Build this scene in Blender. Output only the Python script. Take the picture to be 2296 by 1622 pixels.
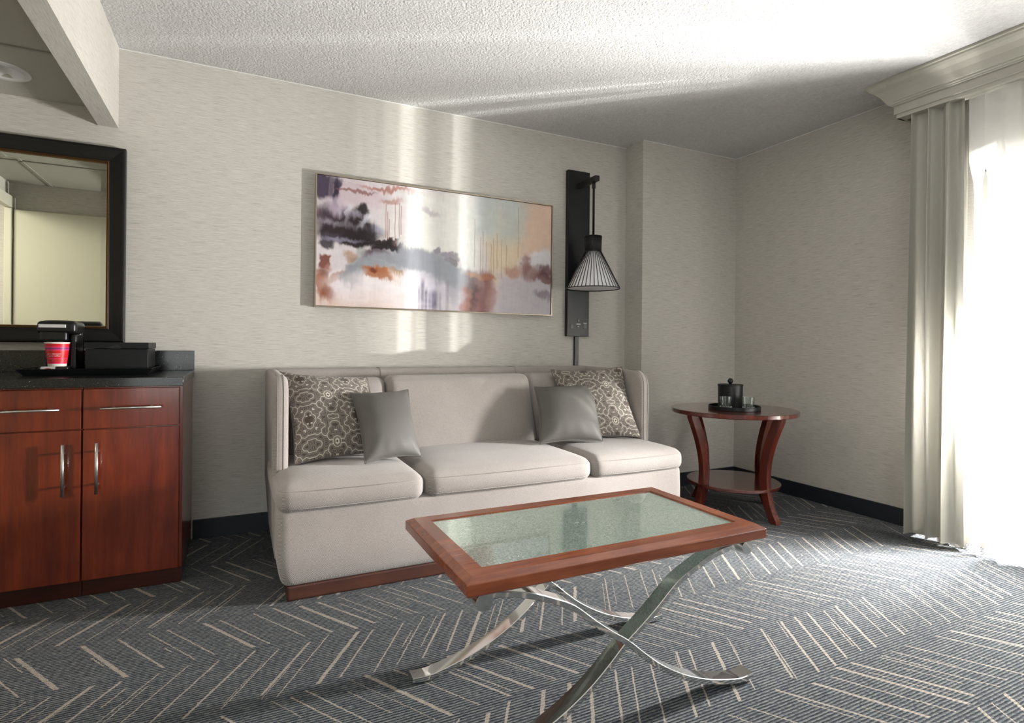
import bpy, bmesh, math, random
import numpy as np
from mathutils import Vector, Matrix, Euler
random.seed(7)
S = bpy.context.scene
for o in list(bpy.data.objects): bpy.data.objects.remove(o)
COL = S.collection

# ------------------------------------------------------------------ camera
YAW, ROLL, FPX = .4519, .0085, 1259.72
Fw = Vector((math.sin(YAW), math.cos(YAW), 0)); Rt = Vector((math.cos(YAW), -math.sin(YAW), 0)); Up = Vector((0, 0, 1))
R2 = Rt*math.cos(ROLL) + Up*math.sin(ROLL); U2 = Up*math.cos(ROLL) - Rt*math.sin(ROLL)
cd = bpy.data.cameras.new('camera'); cam = bpy.data.objects.new('camera', cd); COL.objects.link(cam)
cam.matrix_world = Matrix(((R2.x, U2.x, -Fw.x, -3.4081), (R2.y, U2.y, -Fw.y, -3.3018), (R2.z, U2.z, -Fw.z, 1.0105), (0, 0, 0, 1)))
cd.sensor_width = 36; cd.sensor_fit = 'HORIZONTAL'; cd.lens = FPX*36/2296
cd.shift_x = (1148-1145.07)/2296; cd.shift_y = (773.43-811)/2296
cd.clip_start = .05
S.camera = cam

# ------------------------------------------------------------------ world, sun, daylight
S.view_settings.view_transform = 'Standard'; S.view_settings.look = 'None'
S.view_settings.gamma = 1; S.view_settings.use_curve_mapping = False
S.view_settings.exposure = 0.78
W = bpy.data.worlds.new('world'); S.world = W; W.use_nodes = True
wn = W.node_tree.nodes; wl = W.node_tree.links
bgn = wn['Background']; bgn.inputs['Strength'].default_value = 7.0
tc = wn.new('ShaderNodeTexCoord'); sp = wn.new('ShaderNodeSeparateXYZ'); wr = wn.new('ShaderNodeValToRGB')
wl.new(tc.outputs['Generated'], sp.inputs[0]); zm = wn.new('ShaderNodeMath'); zm.operation = 'MULTIPLY_ADD'; zm.inputs[1].default_value = .5; zm.inputs[2].default_value = .5
wl.new(sp.outputs['Z'], zm.inputs[0]); wl.new(zm.outputs[0], wr.inputs[0]); wl.new(wr.outputs[0], bgn.inputs['Color'])
# sunlit ground below, a paler shaded facade at eye level, bright sky above
wr.color_ramp.elements[0].position = .34; wr.color_ramp.elements[0].color = (.80, .78, .75, 1)
wr.color_ramp.elements[1].position = .72; wr.color_ramp.elements[1].color = (.93, .96, 1.0, 1)
for p_, c_ in ((.42, (.29, .30, .30, 1)), (.60, (.31, .32, .32, 1))):
    e_ = wr.color_ramp.elements.new(p_); e_.color = c_

def light(name, kind, loc, target, energy, color=(1, 1, 1), size=.1, size_y=None, portal=False, spread=None):
    l = bpy.data.lights.new(name, kind); o = bpy.data.objects.new(name, l); COL.objects.link(o)
    o.location = loc; o.rotation_euler = (Vector(target)-Vector(loc)).to_track_quat('-Z', 'Y').to_euler()
    l.energy = energy; l.color = color
    if kind == 'AREA':
        l.shape = 'RECTANGLE' if size_y else 'SQUARE'; l.size = size
        if size_y: l.size_y = size_y
        if spread: l.spread = spread
        if portal: l.cycles.is_portal = True
    if kind == 'SUN': l.angle = math.radians(.6)
    return o
light('daylight_portal', 'AREA', (.13, -3.2, 1.02), (-1, -3.2, 1.02), 1, size=2.95, size_y=1.9, portal=True)
light('daylight_portal', 'AREA', (-4.6, -5.62, 1.25), (-4.6, -4, 1.25), 1, size=2.2, size_y=1.9, portal=True)  # portal for the added fill opening behind the camera
sun = light('sun', 'SUN', (2, -2.6, 6), (1.05, -2.3, 0), 5.0, (1, .96, .9))
# added key lamp behind the curtain, diffused by the sheer in front of it
light('added_key_lamp', 'AREA', (-.03, -1.895, .84), (-1.6, -1.6, .72), 235, (1, .98, .965), size=.12, size_y=.38)
# assumed upward sun reflections, spot lamps added outside, entering between the curtain folds
for gy, slope, rise, w, gz, cone in ((-1.800, -.930, .30, 8000, .90, 19), (-1.861, -.800, .30, 9500, .90, 19), (-2.10, -.540, .50, 2400, 1.32, 10)):
    d_ = Vector((-1, -slope, 0)).normalized(); g_ = Vector((-.175, gy, gz)); o_ = g_-d_*8-Vector((0, 0, rise*8))
    l_ = light('assumed_sunbeam', 'SPOT', o_, g_, w, (1, .985, .96)); l_.data.spot_size = math.radians(cone); l_.data.spot_blend = .25; l_.data.shadow_soft_size = .10; l_.scale = (.06, 1, 1)
# unseen lamp added beyond the side doorway to brighten the door in the mirror
light('side_room_fill', 'AREA', (-5.45, -.85, 2.05), (-5.0, -1.3, 0), 18, (1, .93, .80), size=.5)

# ------------------------------------------------------------------ node helpers
class N:
    def __init__(s, name):
        s.m = bpy.data.materials.new(name); s.m.use_nodes = True
        s.t = s.m.node_tree; s.n = s.t.nodes; s.l = s.t.links
        s.b = s.n['Principled BSDF']; s.out = s.n['Material Output']
    def set(s, node, key, v):
        i = node.inputs[key] if not isinstance(key, int) else node.inputs[key]
        if isinstance(v, bpy.types.NodeSocket): s.l.new(v, i)
        elif isinstance(v, (tuple, list)) and len(v) == 3 and i.type == 'RGBA': i.default_value = (*v, 1)
        else: i.default_value = v
    def math(s, op, a, b=None, c=None, clamp=False):
        n = s.n.new('ShaderNodeMath'); n.operation = op; n.use_clamp = clamp
        for k, v in enumerate((a, b, c)):
            if v is not None: s.set(n, k, v)
        return n.outputs[0]
    def pos(s, kind='pos'):
        if kind == 'pos':
            return s.n.new('ShaderNodeNewGeometry').outputs['Position']
        return s.n.new('ShaderNodeTexCoord').outputs['Object']
    def sep(s, v):
        n = s.n.new('ShaderNodeSeparateXYZ'); s.l.new(v, n.inputs[0]); return n.outputs
    def comb(s, x=0, y=0, z=0):
        n = s.n.new('ShaderNodeCombineXYZ')
        for k, v in enumerate((x, y, z)): s.set(n, k, v)
        return n.outputs[0]
    def scale(s, v, sc):
        n = s.n.new('ShaderNodeMapping'); s.l.new(v, n.inputs[0]); n.inputs['Scale'].default_value = sc; return n.outputs[0]
    def noise(s, v, scale=1, detail=2, rough=.5, dist=0):
        n = s.n.new('ShaderNodeTexNoise'); s.l.new(v, n.inputs['Vector'])
        n.inputs['Scale'].default_value = scale; n.inputs['Detail'].default_value = detail
        n.inputs['Roughness'].default_value = rough; n.inputs['Distortion'].default_value = dist
        return n.outputs[0]
    def voro(s, v, scale=1, feature='F1', out='Distance'):
        n = s.n.new('ShaderNodeTexVoronoi'); n.feature = feature; s.l.new(v, n.inputs['Vector']); n.inputs['Scale'].default_value = scale
        return n.outputs[out]
    def white(s, v):
        n = s.n.new('ShaderNodeTexWhiteNoise'); s.l.new(v, n.inputs[0]); return n.outputs
    def ramp(s, f, stops, interp='LINEAR'):
        n = s.n.new('ShaderNodeValToRGB'); s.set(n, 0, f); r = n.color_ramp; r.interpolation = interp
        while len(r.elements) < len(stops): r.elements.new(.5)
        for e, (p, c) in zip(r.elements, stops):
            e.position = p; e.color = (*c, 1) if len(c) == 3 else c
        return n.outputs[0]
    def mix(s, f, a, b):
        n = s.n.new('ShaderNodeMix'); n.data_type = 'RGBA'; s.set(n, 0, f)
        for k, v in ((6, a), (7, b)):
            if isinstance(v, bpy.types.NodeSocket): s.l.new(v, n.inputs[k])
            else: n.inputs[k].default_value = (*v, 1)
        return n.outputs[2]
    def bump(s, h, strength=.3, dist=.002):
        n = s.n.new('ShaderNodeBump'); s.l.new(h, n.inputs['Height']); n.inputs['Strength'].default_value = strength
        n.inputs['Distance'].default_value = dist; s.l.new(n.outputs[0], s.b.inputs['Normal']); return n.outputs[0]
    def p(s, **k):
        for a, v in k.items(): s.set(s.b, {'color': 'Base Color', 'rough': 'Roughness', 'metal': 'Metallic', 'coat': 'Coat Weight',
            'coat_rough': 'Coat Roughness', 'trans': 'Transmission Weight', 'ior': 'IOR', 'sheen': 'Sheen Weight', 'spec': 'Specular IOR Level', 'alpha': 'Alpha'}[a], v)
        return s

def plain(name, color, rough=.5, metal=0, coat=0, bump=0, bscale=200, spec=.5):
    k = N(name); k.p(color=color, rough=rough, metal=metal, coat=coat, spec=spec)
    v = k.noise(k.pos('obj'), bscale, 2)
    if bump: k.bump(v, bump, .001)
    k.p(rough=k.math('MULTIPLY_ADD', v, .12, rough-.06))
    return k.m

# wallpaper: horizontally slubbed linen texture
def wallpaper():
    k = N('linen_wallpaper'); P = k.sep(k.pos())
    nz = k.math('GREATER_THAN', k.math('ABSOLUTE', k.sep(k.n.new('ShaderNodeNewGeometry').outputs['Normal'])[2]), .5)
    h = k.math('ADD', k.math('MULTIPLY', P[0], k.math('SUBTRACT', 1, nz)), P[1])
    P = [P[0], P[1], k.math('ADD', k.math('MULTIPLY', P[2], k.math('SUBTRACT', 1, nz)), k.math('MULTIPLY', P[0], nz))]
    v1 = k.noise(k.comb(k.math('MULTIPLY', h, 11), 0, k.math('MULTIPLY', P[2], 560)), 1, 3, .65)
    v2 = k.noise(k.comb(k.math('MULTIPLY', h, 34), 3, k.math('MULTIPLY', P[2], 240)), 1, 2)
    v3 = k.noise(k.comb(k.math('MULTIPLY', h, 420), 7, k.math('MULTIPLY', P[2], 420)), 1, 1)
    f = k.math('ADD', k.math('MULTIPLY', v1, .66), k.math('ADD', k.math('MULTIPLY', v2, .14), k.math('MULTIPLY', v3, .20)))
    c = k.ramp(f, [(.32, (.19, .178, .155)), (.41, (.42, .40, .36)), (.52, (.56, .532, .488)), (.68, (.63, .602, .556))])
    k.p(color=c, rough=.7, spec=.35); k.bump(f, .4, .001)
    return k.m
def ceil_mat():
    k = N('textured_plaster_ceiling'); P = k.pos()
    a = k.voro(P, 95, 'SMOOTH_F1'); b = k.noise(P, 160, 3, .6)
    h = k.math('ADD', k.math('MULTIPLY', a, -.9), b)
    k.p(color=k.ramp(k.noise(P, 60, 2), [(.3, (.53, .525, .515)), (.7, (.61, .605, .595))]), rough=.9); k.bump(h, .9, .006)
    return k.m
def carpet_mat():
    k = N('herringbone_line_carpet'); P = k.sep(k.pos()); x, y = P[0], P[1]
    BH = .2915
    wob = k.noise(k.pos(), 110, 3, .7); wob2 = k.noise(k.pos(), 30, 2)
    yy = k.math('ADD', y, .99)
    pp = k.math('PINGPONG', yy, BH)
    b = k.math('FLOOR', k.math('DIVIDE', yy, BH))
    v = k.math('FRACT', k.math('DIVIDE', yy, BH))
    t0 = k.math('ADD', k.math('SUBTRACT', x, k.math('MULTIPLY', pp, .63)), k.math('ADD', k.math('MULTIPLY', wob, .011), k.math('MULTIPLY', wob2, .006)))
    def lines(s, seed, prob, wmin, wmax, trunc):
        t = k.math('DIVIDE', t0, s); i = k.math('FLOOR', t); fr = k.math('SUBTRACT', t, i)
        w1 = k.white(k.comb(i, b, seed)); r = k.sep(w1['Color'])
        w2 = k.white(k.comb(i, b, seed+5)); q = k.sep(w2['Color'])
        slant = k.math('MULTIPLY', k.math('SUBTRACT', q[2], .5), k.math('MULTIPLY', k.math('SUBTRACT', v, .5), .16))
        cen = k.math('ADD', k.math('MULTIPLY_ADD', r[0], .5, .25), slant)
        d = k.math('MULTIPLY', k.math('ABSOLUTE', k.math('SUBTRACT', fr, cen)), s)
        hw = k.math('MULTIPLY_ADD', k.math('POWER', r[1], 2.0), wmax-wmin, wmin)
        m = k.math('LESS_THAN', d, hw)
        m = k.math('MULTIPLY', m, k.math('LESS_THAN', r[2], prob))
        m = k.math('MULTIPLY', m, k.math('GREATER_THAN', v, k.math('MULTIPLY', q[0], trunc)))
        m = k.math('MULTIPLY', m, k.math('LESS_THAN', v, k.math('SUBTRACT', 1, k.math('MULTIPLY', q[1], trunc))))
        return m
    L = k.math('MAXIMUM', lines(.083, 1, .90, .0022, .0078, .10), lines(.061, 11, .42, .0012, .0028, .7))
    # loop rows
    rows = k.math('MULTIPLY', k.math('ADD', y, k.math('MULTIPLY', wob, .004)), 2*math.pi/.0104)
    rib = k.math('MULTIPLY_ADD', k.math('SINE', rows), .5, .5)
    n1 = k.noise(k.comb(k.math('MULTIPLY', x, 62), k.math('MULTIPLY', y, 150), 0), 1, 3, .7)
    n2 = k.noise(k.comb(k.math('MULTIPLY', x, 420), k.math('MULTIPLY', y, 420), 0), 1, 1)
    n3 = k.noise(k.comb(k.math('MULTIPLY', x, 16), k.math('MULTIPLY', y, 40), 0), 1, 3)
    f = k.math('ADD', k.math('MULTIPLY', rib, .27), k.math('ADD', k.math('MULTIPLY', n1, .80), k.math('ADD', k.math('MULTIPLY', n2, .36), k.math('MULTIPLY', n3, .22))))
    base = k.ramp(f, [(.64, (.002, .004, .010)), (.77, (.012, .021, .037)), (.87, (.055, .069, .080)), (.99, (.195, .198, .180))])
    lc = k.ramp(k.math('ADD', k.math('MULTIPLY', n2, .7), k.math('MULTIPLY', n1, .3)), [(.3, (.15, .122, .095)), (.62, (.50, .435, .365))])
    k.p(color=k.mix(L, base, lc), rough=.95, spec=.12, sheen=.15)
    h = k.math('ADD', k.math('MULTIPLY', rib, .7), k.math('ADD', k.math('MULTIPLY', n1, .8), k.math('MULTIPLY', n2, .6)))
    k.bump(h, 1.0, .008)
    return k.m
def wood(name, dark, mid, light_, axis='z', rough=.28, coat=.6, scale=1, ring=1):
    k = N(name); P = k.sep(k.pos('obj'))
    g = {'x': (1.2, 14, 14), 'y': (14, 1.2, 14), 'z': (14, 14, 1.2)}[axis]
    v = k.comb(*[k.math('MULTIPLY', P[i], g[i]*scale) for i in range(3)])
    a = k.noise(v, 1, 4, .6, 1.2*ring); g2 = [c*7 for c in g]
    b = k.noise(k.comb(*[k.math('MULTIPLY', P[i], g2[i]*scale) for i in range(3)]), 1, 2, .6)
    cl = k.noise(k.pos('obj'), 5, 2)
    f = k.math('ADD', k.math('MULTIPLY', a, .5), k.math('ADD', k.math('MULTIPLY', b, .22), k.math('MULTIPLY', cl, .3)))
    k.p(color=k.ramp(f, [(.36, dark), (.52, mid), (.68, light_)]), rough=rough, coat=coat, coat_rough=.12)
    k.bump(b, .06, .0006)
    return k.m
def fabric(name, c0, c1, c2, pitch=.0088):
    k = N(name); P = k.sep(k.pos('obj'))
    A = k.math('ADD', P[0], k.math('MULTIPLY', P[1], .35)); B = k.math('ADD', k.math('MULTIPLY', P[1], 1.0), P[2])
    tri = k.math('PINGPONG', A, pitch)
    ph = k.math('MULTIPLY', k.math('ADD', B, tri), 2*math.pi/.0050)
    s = k.math('MULTIPLY_ADD', k.math('SINE', ph), .5, .5)
    n = k.noise(k.pos('obj'), 420, 2, .6); nb = k.noise(k.pos('obj'), 6, 2)
    f = k.math('ADD', k.math('MULTIPLY', s, .42), k.math('ADD', k.math('MULTIPLY', n, .48), k.math('MULTIPLY', nb, .12)))
    k.p(color=k.ramp(f, [(.28, c0), (.52, c1), (.76, c2)]), rough=.92, spec=.2, sheen=.25); k.bump(f, .5, .0018)
    return k.m
def leather():
    k = N('grey_leather'); v = k.pos('obj')
    k.p(color=k.ramp(k.noise(v, 3, 2), [(.35, (.098, .094, .086)), (.7, (.128, .122, .112))]), rough=.56, spec=.4)
    k.bump(k.math('ADD', k.noise(v, 520, 2), k.math('MULTIPLY', k.noise(v, 9, 3, .6), 3)), .25, .0016); return k.m
def granite():
    k = N('black_speckled_granite'); v = k.pos('obj')
    d = k.voro(v, 150, 'F1', 'Distance'); col = k.voro(v, 150, 'F1', 'Color'); pr = k.sep(col)[0]
    sp_ = k.math('MULTIPLY', k.math('LESS_THAN', d, .16), k.math('GREATER_THAN', pr, .90))
    base = k.ramp(k.noise(v, 260, 2), [(.4, (.008, .009, .009)), (.75, (.019, .020, .019))])
    k.p(color=k.mix(sp_, base, (.42, .43, .42)), rough=.16, spec=.5); return k.m
def crackle():
    k = N('crackled_green_glass'); v = k.pos('obj')
    cd_ = k.voro(v, 330, 'F1', 'Color'); e = k.voro(v, 330, 'DISTANCE_TO_EDGE', 'Distance')
    r = k.sep(cd_); big = k.noise(v, 5, 3)
    f = k.math('ADD', k.math('MULTIPLY', r[0], .8), k.math('MULTIPLY', big, .2))
    base = k.ramp(f, [(.12, (.26, .44, .35)), (.5, (.56, .74, .64)), (.85, (.82, .93, .86))])
    spk = k.math('GREATER_THAN', r[1], .90)
    k.p(color=k.mix(spk, base, (1.0, 1.0, .97)), rough=.10, metal=.62, spec=.5, coat=1.0, coat_rough=.015)
    k.set(k.b, 'Coat IOR', 1.8)
    n = k.n.new('ShaderNodeBump'); k.l.new(k.math('MULTIPLY', r[2], 1.0), n.inputs['Height']); n.inputs['Strength'].default_value = .5; n.inputs['Distance'].default_value = .001
    k.l.new(n.outputs[0], k.b.inputs['Normal']); k.l.new(k.n.new('ShaderNodeNewGeometry').outputs['Normal'], k.b.inputs['Coat Normal']); return k.m
def sheer(name, transp, color=(.80, .80, .74), tl=.55):
    k = N(name); k.n.remove(k.b); v = k.sep(k.pos())
    wv = k.math('MULTIPLY', k.math('SINE', k.math('MULTIPLY', v[2], 900)), k.math('SINE', k.math('MULTIPLY', v[1], 900)))
    tr = k.n.new('ShaderNodeBsdfTransparent'); tn = k.n.new('ShaderNodeBsdfTranslucent'); df = k.n.new('ShaderNodeBsdfDiffuse')
    tr.inputs[0].default_value = (1, 1, .98, 1); tn.inputs[0].default_value = (*color, 1); df.inputs[0].default_value = (*color, 1)
    m1 = k.n.new('ShaderNodeMixShader'); m1.inputs[0].default_value = tl; k.l.new(df.outputs[0], m1.inputs[1]); k.l.new(tn.outputs[0], m1.inputs[2])
    m2 = k.n.new('ShaderNodeMixShader'); k.l.new(k.math('MULTIPLY_ADD', wv, -.07, 1-transp), m2.inputs[0]); k.l.new(tr.outputs[0], m2.inputs[1]); k.l.new(m1.outputs[0], m2.inputs[2])
    k.l.new(m2.outputs[0], k.out.inputs[0]); return k.m
def window_glass():
    k = N('window_glass'); k.n.remove(k.b)
    tr = k.n.new('ShaderNodeBsdfTransparent'); gl = k.n.new('ShaderNodeBsdfGlossy'); gl.inputs['Roughness'].default_value = .02
    tr.inputs[0].default_value = (.97, .98, .975, 1)
    lw = k.n.new('ShaderNodeLayerWeight'); lw.inputs[0].default_value = .25
    m = k.n.new('ShaderNodeMixShader'); k.l.new(k.math('MULTIPLY', lw.outputs['Fresnel'], .7), m.inputs[0]); k.l.new(tr.outputs[0], m.inputs[1]); k.l.new(gl.outputs[0], m.inputs[2])
    k.l.new(m.outputs[0], k.out.inputs[0]); return k.m
def clear_glass():
    k = N('clear_drinking_glass'); k.n.remove(k.b)
    tr = k.n.new('ShaderNodeBsdfTransparent'); gl = k.n.new('ShaderNodeBsdfGlossy'); gl.inputs['Roughness'].default_value = .03
    tr.inputs[0].default_value = (.90, .93, .92, 1); lw = k.n.new('ShaderNodeLayerWeight'); lw.inputs[0].default_value = .35
    m = k.n.new('ShaderNodeMixShader'); k.l.new(k.math('MULTIPLY_ADD', lw.outputs['Facing'], .55, .05), m.inputs[0]); k.l.new(tr.outputs[0], m.inputs[1]); k.l.new(gl.outputs[0], m.inputs[2])
    k.l.new(m.outputs[0], k.out.inputs[0]); return k.m
def chrome():
    k = N('polished_chrome'); n = k.noise(k.pos('obj'), 22, 4, .6)
    k.p(color=(.74, .74, .73), metal=1, rough=k.math('MULTIPLY_ADD', n, .06, .01))
    b2 = k.n.new('ShaderNodeBsdfPrincipled'); b2.inputs['Base Color'].default_value = (.80, .80, .79, 1); b2.inputs['Metallic'].default_value = 1; b2.inputs['Roughness'].default_value = .36
    m = k.n.new('ShaderNodeMixShader'); m.inputs[0].default_value = .17
    k.l.new(k.b.outputs[0], m.inputs[1]); k.l.new(b2.outputs[0], m.inputs[2]); k.l.new(m.outputs[0], k.out.inputs[0]); return k.m
def vcol(name, rough=.6, bump_scale=0, bs=.2, sheen=0):
    k = N(name); a = k.n.new('ShaderNodeVertexColor'); a.layer_name = 'Col'
    k.p(color=a.outputs[0], rough=rough, spec=.3, sheen=sheen)
    if bump_scale: k.bump(k.noise(k.pos('obj'), bump_scale, 2), bs, .001)
    return k.m
def cup_mat():
    k = N('striped_red_paper'); z = k.sep(k.pos('obj'))[2]
    Rr = (.62, .012, .018); Pk = (.85, .03, .13); Pu = (.26, .035, .17); Wh = (.80, .78, .72); Ln = (.55, .035, .03)
    st = [(0, Wh), (.105, Pk), (.15, Rr), (.18, Pk), (.20, Ln), (.305, Pk), (.345, Rr), (.63, Ln), (.665, Pk), (.71, Pu), (.79, Pk), (.83, Rr), (.95, Wh)]
    k.p(color=k.ramp(k.math('DIVIDE', z, .1), st, 'CONSTANT'), rough=.35); return k.m

M = dict(
    wall=wallpaper(), ceil=ceil_mat(), carpet=carpet_mat(),
    cherry=wood('cherry_veneer', (.082, .0090, .0028), (.160, .0205, .0056), (.245, .037, .0095), 'z'),
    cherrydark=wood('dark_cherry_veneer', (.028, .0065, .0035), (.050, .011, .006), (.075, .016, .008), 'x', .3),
    table=wood('red_brown_tabletop_wood', (.105, .023, .0095), (.205, .050, .0175), (.31, .086, .029), 'x', .26, .5),
    side=wood('mahogany_stain', (.050, .0070, .0045), (.095, .014, .0075), (.145, .024, .011), 'z', .22, .8),
    plinth=wood('dark_plinth_wood', (.022, .006, .003), (.050, .013, .006), (.085, .024, .009), 'x', .5, .1),
    fabric=fabric('woven_beige_upholstery', (.185, .160, .145), (.345, .308, .284), (.46, .42, .392)),
    stitch=plain('seam_thread', (.30, .27, .245), .9), leather=leather(), granite=granite(), crackle=crackle(),
    sheer=sheer('sheer_curtain_cloth', .33, (.82, .81, .78), .40), drape=sheer('gathered_curtain_cloth', .02, (.44, .43, .38), .03), lining=plain('white_lining', (.66, .63, .60), .8),
    chrome=chrome(), steel=plain('brushed_steel', (.62, .61, .58), .3, 1), black=plain('black_plastic', (.006, .0062, .007), .3, spec=.4),
    blackmat=plain('matte_black_leatherette', (.0050, .0060, .0068), .45, bump=.1, bscale=300, spec=.28),
    lamp=plain('black_bronze_metal', (.014, .0125, .0115), .38, .3), plate=plain('black_lacquered_panel', (.0075, .0080, .0085), .40, 0, 0, spec=.35),
    frame=plain('black_frame_lacquer', (.0055, .0055, .0055), .38, spec=.3), gilt=plain('worn_gilt', (.16, .085, .03), .38, .8),
    mirror=None, cream=plain('cream_paint', (.62, .60, .50), .45, bump=.05), doorp=plain('cream_door_panel', (.60, .585, .47), .5),
    white=plain('white_paint', (.72, .72, .69), .4), valance=plain('stone_painted_moulding', (.43, .415, .355), .65),
    base=plain('navy_vinyl_baseboard', (.010, .013, .020), .5), tile=plain('matte_ceiling_tile', (.40, .385, .33), .9, bump=.3, bscale=400),
    grid=plain('ceiling_grid_bar', (.30, .29, .25), .5), champagne=plain('champagne_metal_frame', (.40, .335, .26), .3, .9),
    winglass=window_glass(), glass=clear_glass(), cup=cup_mat(), cutglass=N('cut_glass_base').p(color=(.62, .68, .65), rough=.08, trans=.55, ior=1.5).m, shade=plain('white_linen_shade', (.80, .79, .80), .8),
    outlet=plain('dark_grey_outlet', (.055, .058, .06), .4), lightgrey=plain('silver_label', (.60, .60, .60), .35, .3), red=plain('red_badge', (.36, .02, .02), .4),
    conc=plain('pale_balcony_concrete', (.66, .64, .60), .85, bump=.2))
mm = N('mirror_silver'); mm.p(color=(.86, .89, .84), metal=1, rough=.005); M['mirror'] = mm.m

# ------------------------------------------------------------------ mesh helpers
def link(name, me, mat, parent=None, smooth=False):
    o = bpy.data.objects.new(name, me); COL.objects.link(o)
    if mat: me.materials.append(M[mat] if isinstance(mat, str) else mat)
    if smooth:
        for p_ in me.polygons: p_.use_smooth = True
    if parent is not None:
        o.parent = parent; o.matrix_parent_inverse = Matrix.Translation(-parent.location)
    return o
def tag(o, label=None, cat=None, group=None, kind=None):
    if label: o['label'] = label
    if cat: o['category'] = cat
    if group: o['group'] = group
    if kind: o['kind'] = kind
    return o
def thing(name, loc, label, cat, group=None):
    o = bpy.data.objects.new(name, None); COL.objects.link(o); o.location = loc; o.empty_display_size = .05
    return tag(o, label, cat, group)
def bm_box(bm, x0, x1, y0, y1, z0, z1):
    vs = [bm.verts.new(v) for v in ((x0, y0, z0), (x1, y0, z0), (x1, y1, z0), (x0, y1, z0), (x0, y0, z1), (x1, y0, z1), (x1, y1, z1), (x0, y1, z1))]
    for f in ((0, 3, 2, 1), (4, 5, 6, 7), (0, 1, 5, 4), (1, 2, 6, 5), (2, 3, 7, 6), (3, 0, 4, 7)): bm.faces.new([vs[i] for i in f])
def boxes(name, lst, mat, parent=None, bev=0, seg=2, kind=None):
    bm = bmesh.new()
    for b in lst: bm_box(bm, *b)
    if bev: bmesh.ops.bevel(bm, geom=list(bm.edges), offset=bev, segments=seg, affect='EDGES', profile=.5)
    me = bpy.data.meshes.new(name); bm.to_mesh(me); bm.free()
    o = link(name, me, mat, parent)
    if kind: tag(o, kind=kind)
    if bev: 
        for p_ in me.polygons: p_.use_smooth = p_.area < bev*bev*40
    return o
def mesh(name, verts, faces, mat, parent=None, smooth=False):
    me = bpy.data.meshes.new(name); me.from_pydata([tuple(v) for v in verts], [], faces); me.update()
    return link(name, me, mat, parent, smooth)
def recalc(o):
    bm = bmesh.new(); bm.from_mesh(o.data); bmesh.ops.remove_doubles(bm, verts=bm.verts, dist=1e-6); bmesh.ops.recalc_face_normals(bm, faces=bm.faces); bm.to_mesh(o.data); bm.free(); return o
def tube(name, pts, r, mat, parent=None, n=10, closed=False):
    pts = [Vector(p) for p in pts]; vs = []; L = len(pts); prev = None
    for i, p in enumerate(pts):
        a = pts[(i-1) % L] if (closed or i > 0) else p; b = pts[(i+1) % L] if (closed or i < L-1) else p
        t = (b-a).normalized()
        if prev is None:
            u = t.orthogonal().normalized()
        else:
            u = (prev - t*prev.dot(t)); u = u.normalized() if u.length > 1e-6 else t.orthogonal().normalized()
        prev = u; w = t.cross(u); rr = r[i] if isinstance(r, (list, tuple)) else r
        for k in range(n):
            a_ = 2*math.pi*k/n; vs.append(p+u*math.cos(a_)*rr+w*math.sin(a_)*rr)
    fs = []
    for i in range(L if closed else L-1):
        j = (i+1) % L
        for k in range(n): fs.append((i*n+k, i*n+(k+1) % n, j*n+(k+1) % n, j*n+k))
    if not closed: fs.append(tuple(range(n))[::-1]); fs.append(tuple((L-1)*n+k for k in range(n)))
    return recalc(mesh(name, vs, fs, mat, parent, True))
def lathe(name, prof, c, mat, parent=None, n=48, smooth=True, sharp=True):
    vs = []; fs = []; m = len(prof)
    for k in range(n):
        a = 2*math.pi*k/n
        for r, z in prof: vs.append((c[0]+r*math.cos(a), c[1]+r*math.sin(a), c[2]+z))
    for k in range(n):
        j = (k+1) % n
        for i in range(m-1): fs.append((k*m+i, j*m+i, j*m+i+1, k*m+i+1))
    o = recalc(mesh(name, vs, fs, mat, parent, smooth))
    if sharp: split(o)
    return o
def split(o, ang=35):
    md = o.modifiers.new('edges', 'EDGE_SPLIT'); md.split_angle = math.radians(ang)
def prism(name, prof, axis, a0, a1, mat, parent=None, bev=0, flat=True):
    """prof: closed 2-D outline; axis: the extrusion axis ('x','y','z')"""
    def P(q, a):
        return {'x': (a, q[0], q[1]), 'y': (q[0], a, q[1]), 'z': (q[0], q[1], a)}[axis]
    n = len(prof); vs = [P(q, a0) for q in prof]+[P(q, a1) for q in prof]
    fs = [tuple(range(n)), tuple(range(n, 2*n))]+[(i, (i+1) % n, n+(i+1) % n, n+i) for i in range(n)]
    o = recalc(mesh(name, vs, fs, mat, parent, not flat))
    if bev:
        md = o.modifiers.new('bevel', 'BEVEL'); md.width = bev; md.segments = 2; md.limit_method = 'ANGLE'; md.angle_limit = math.radians(50)
    if not flat: split(o, 40)
    return o
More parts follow.
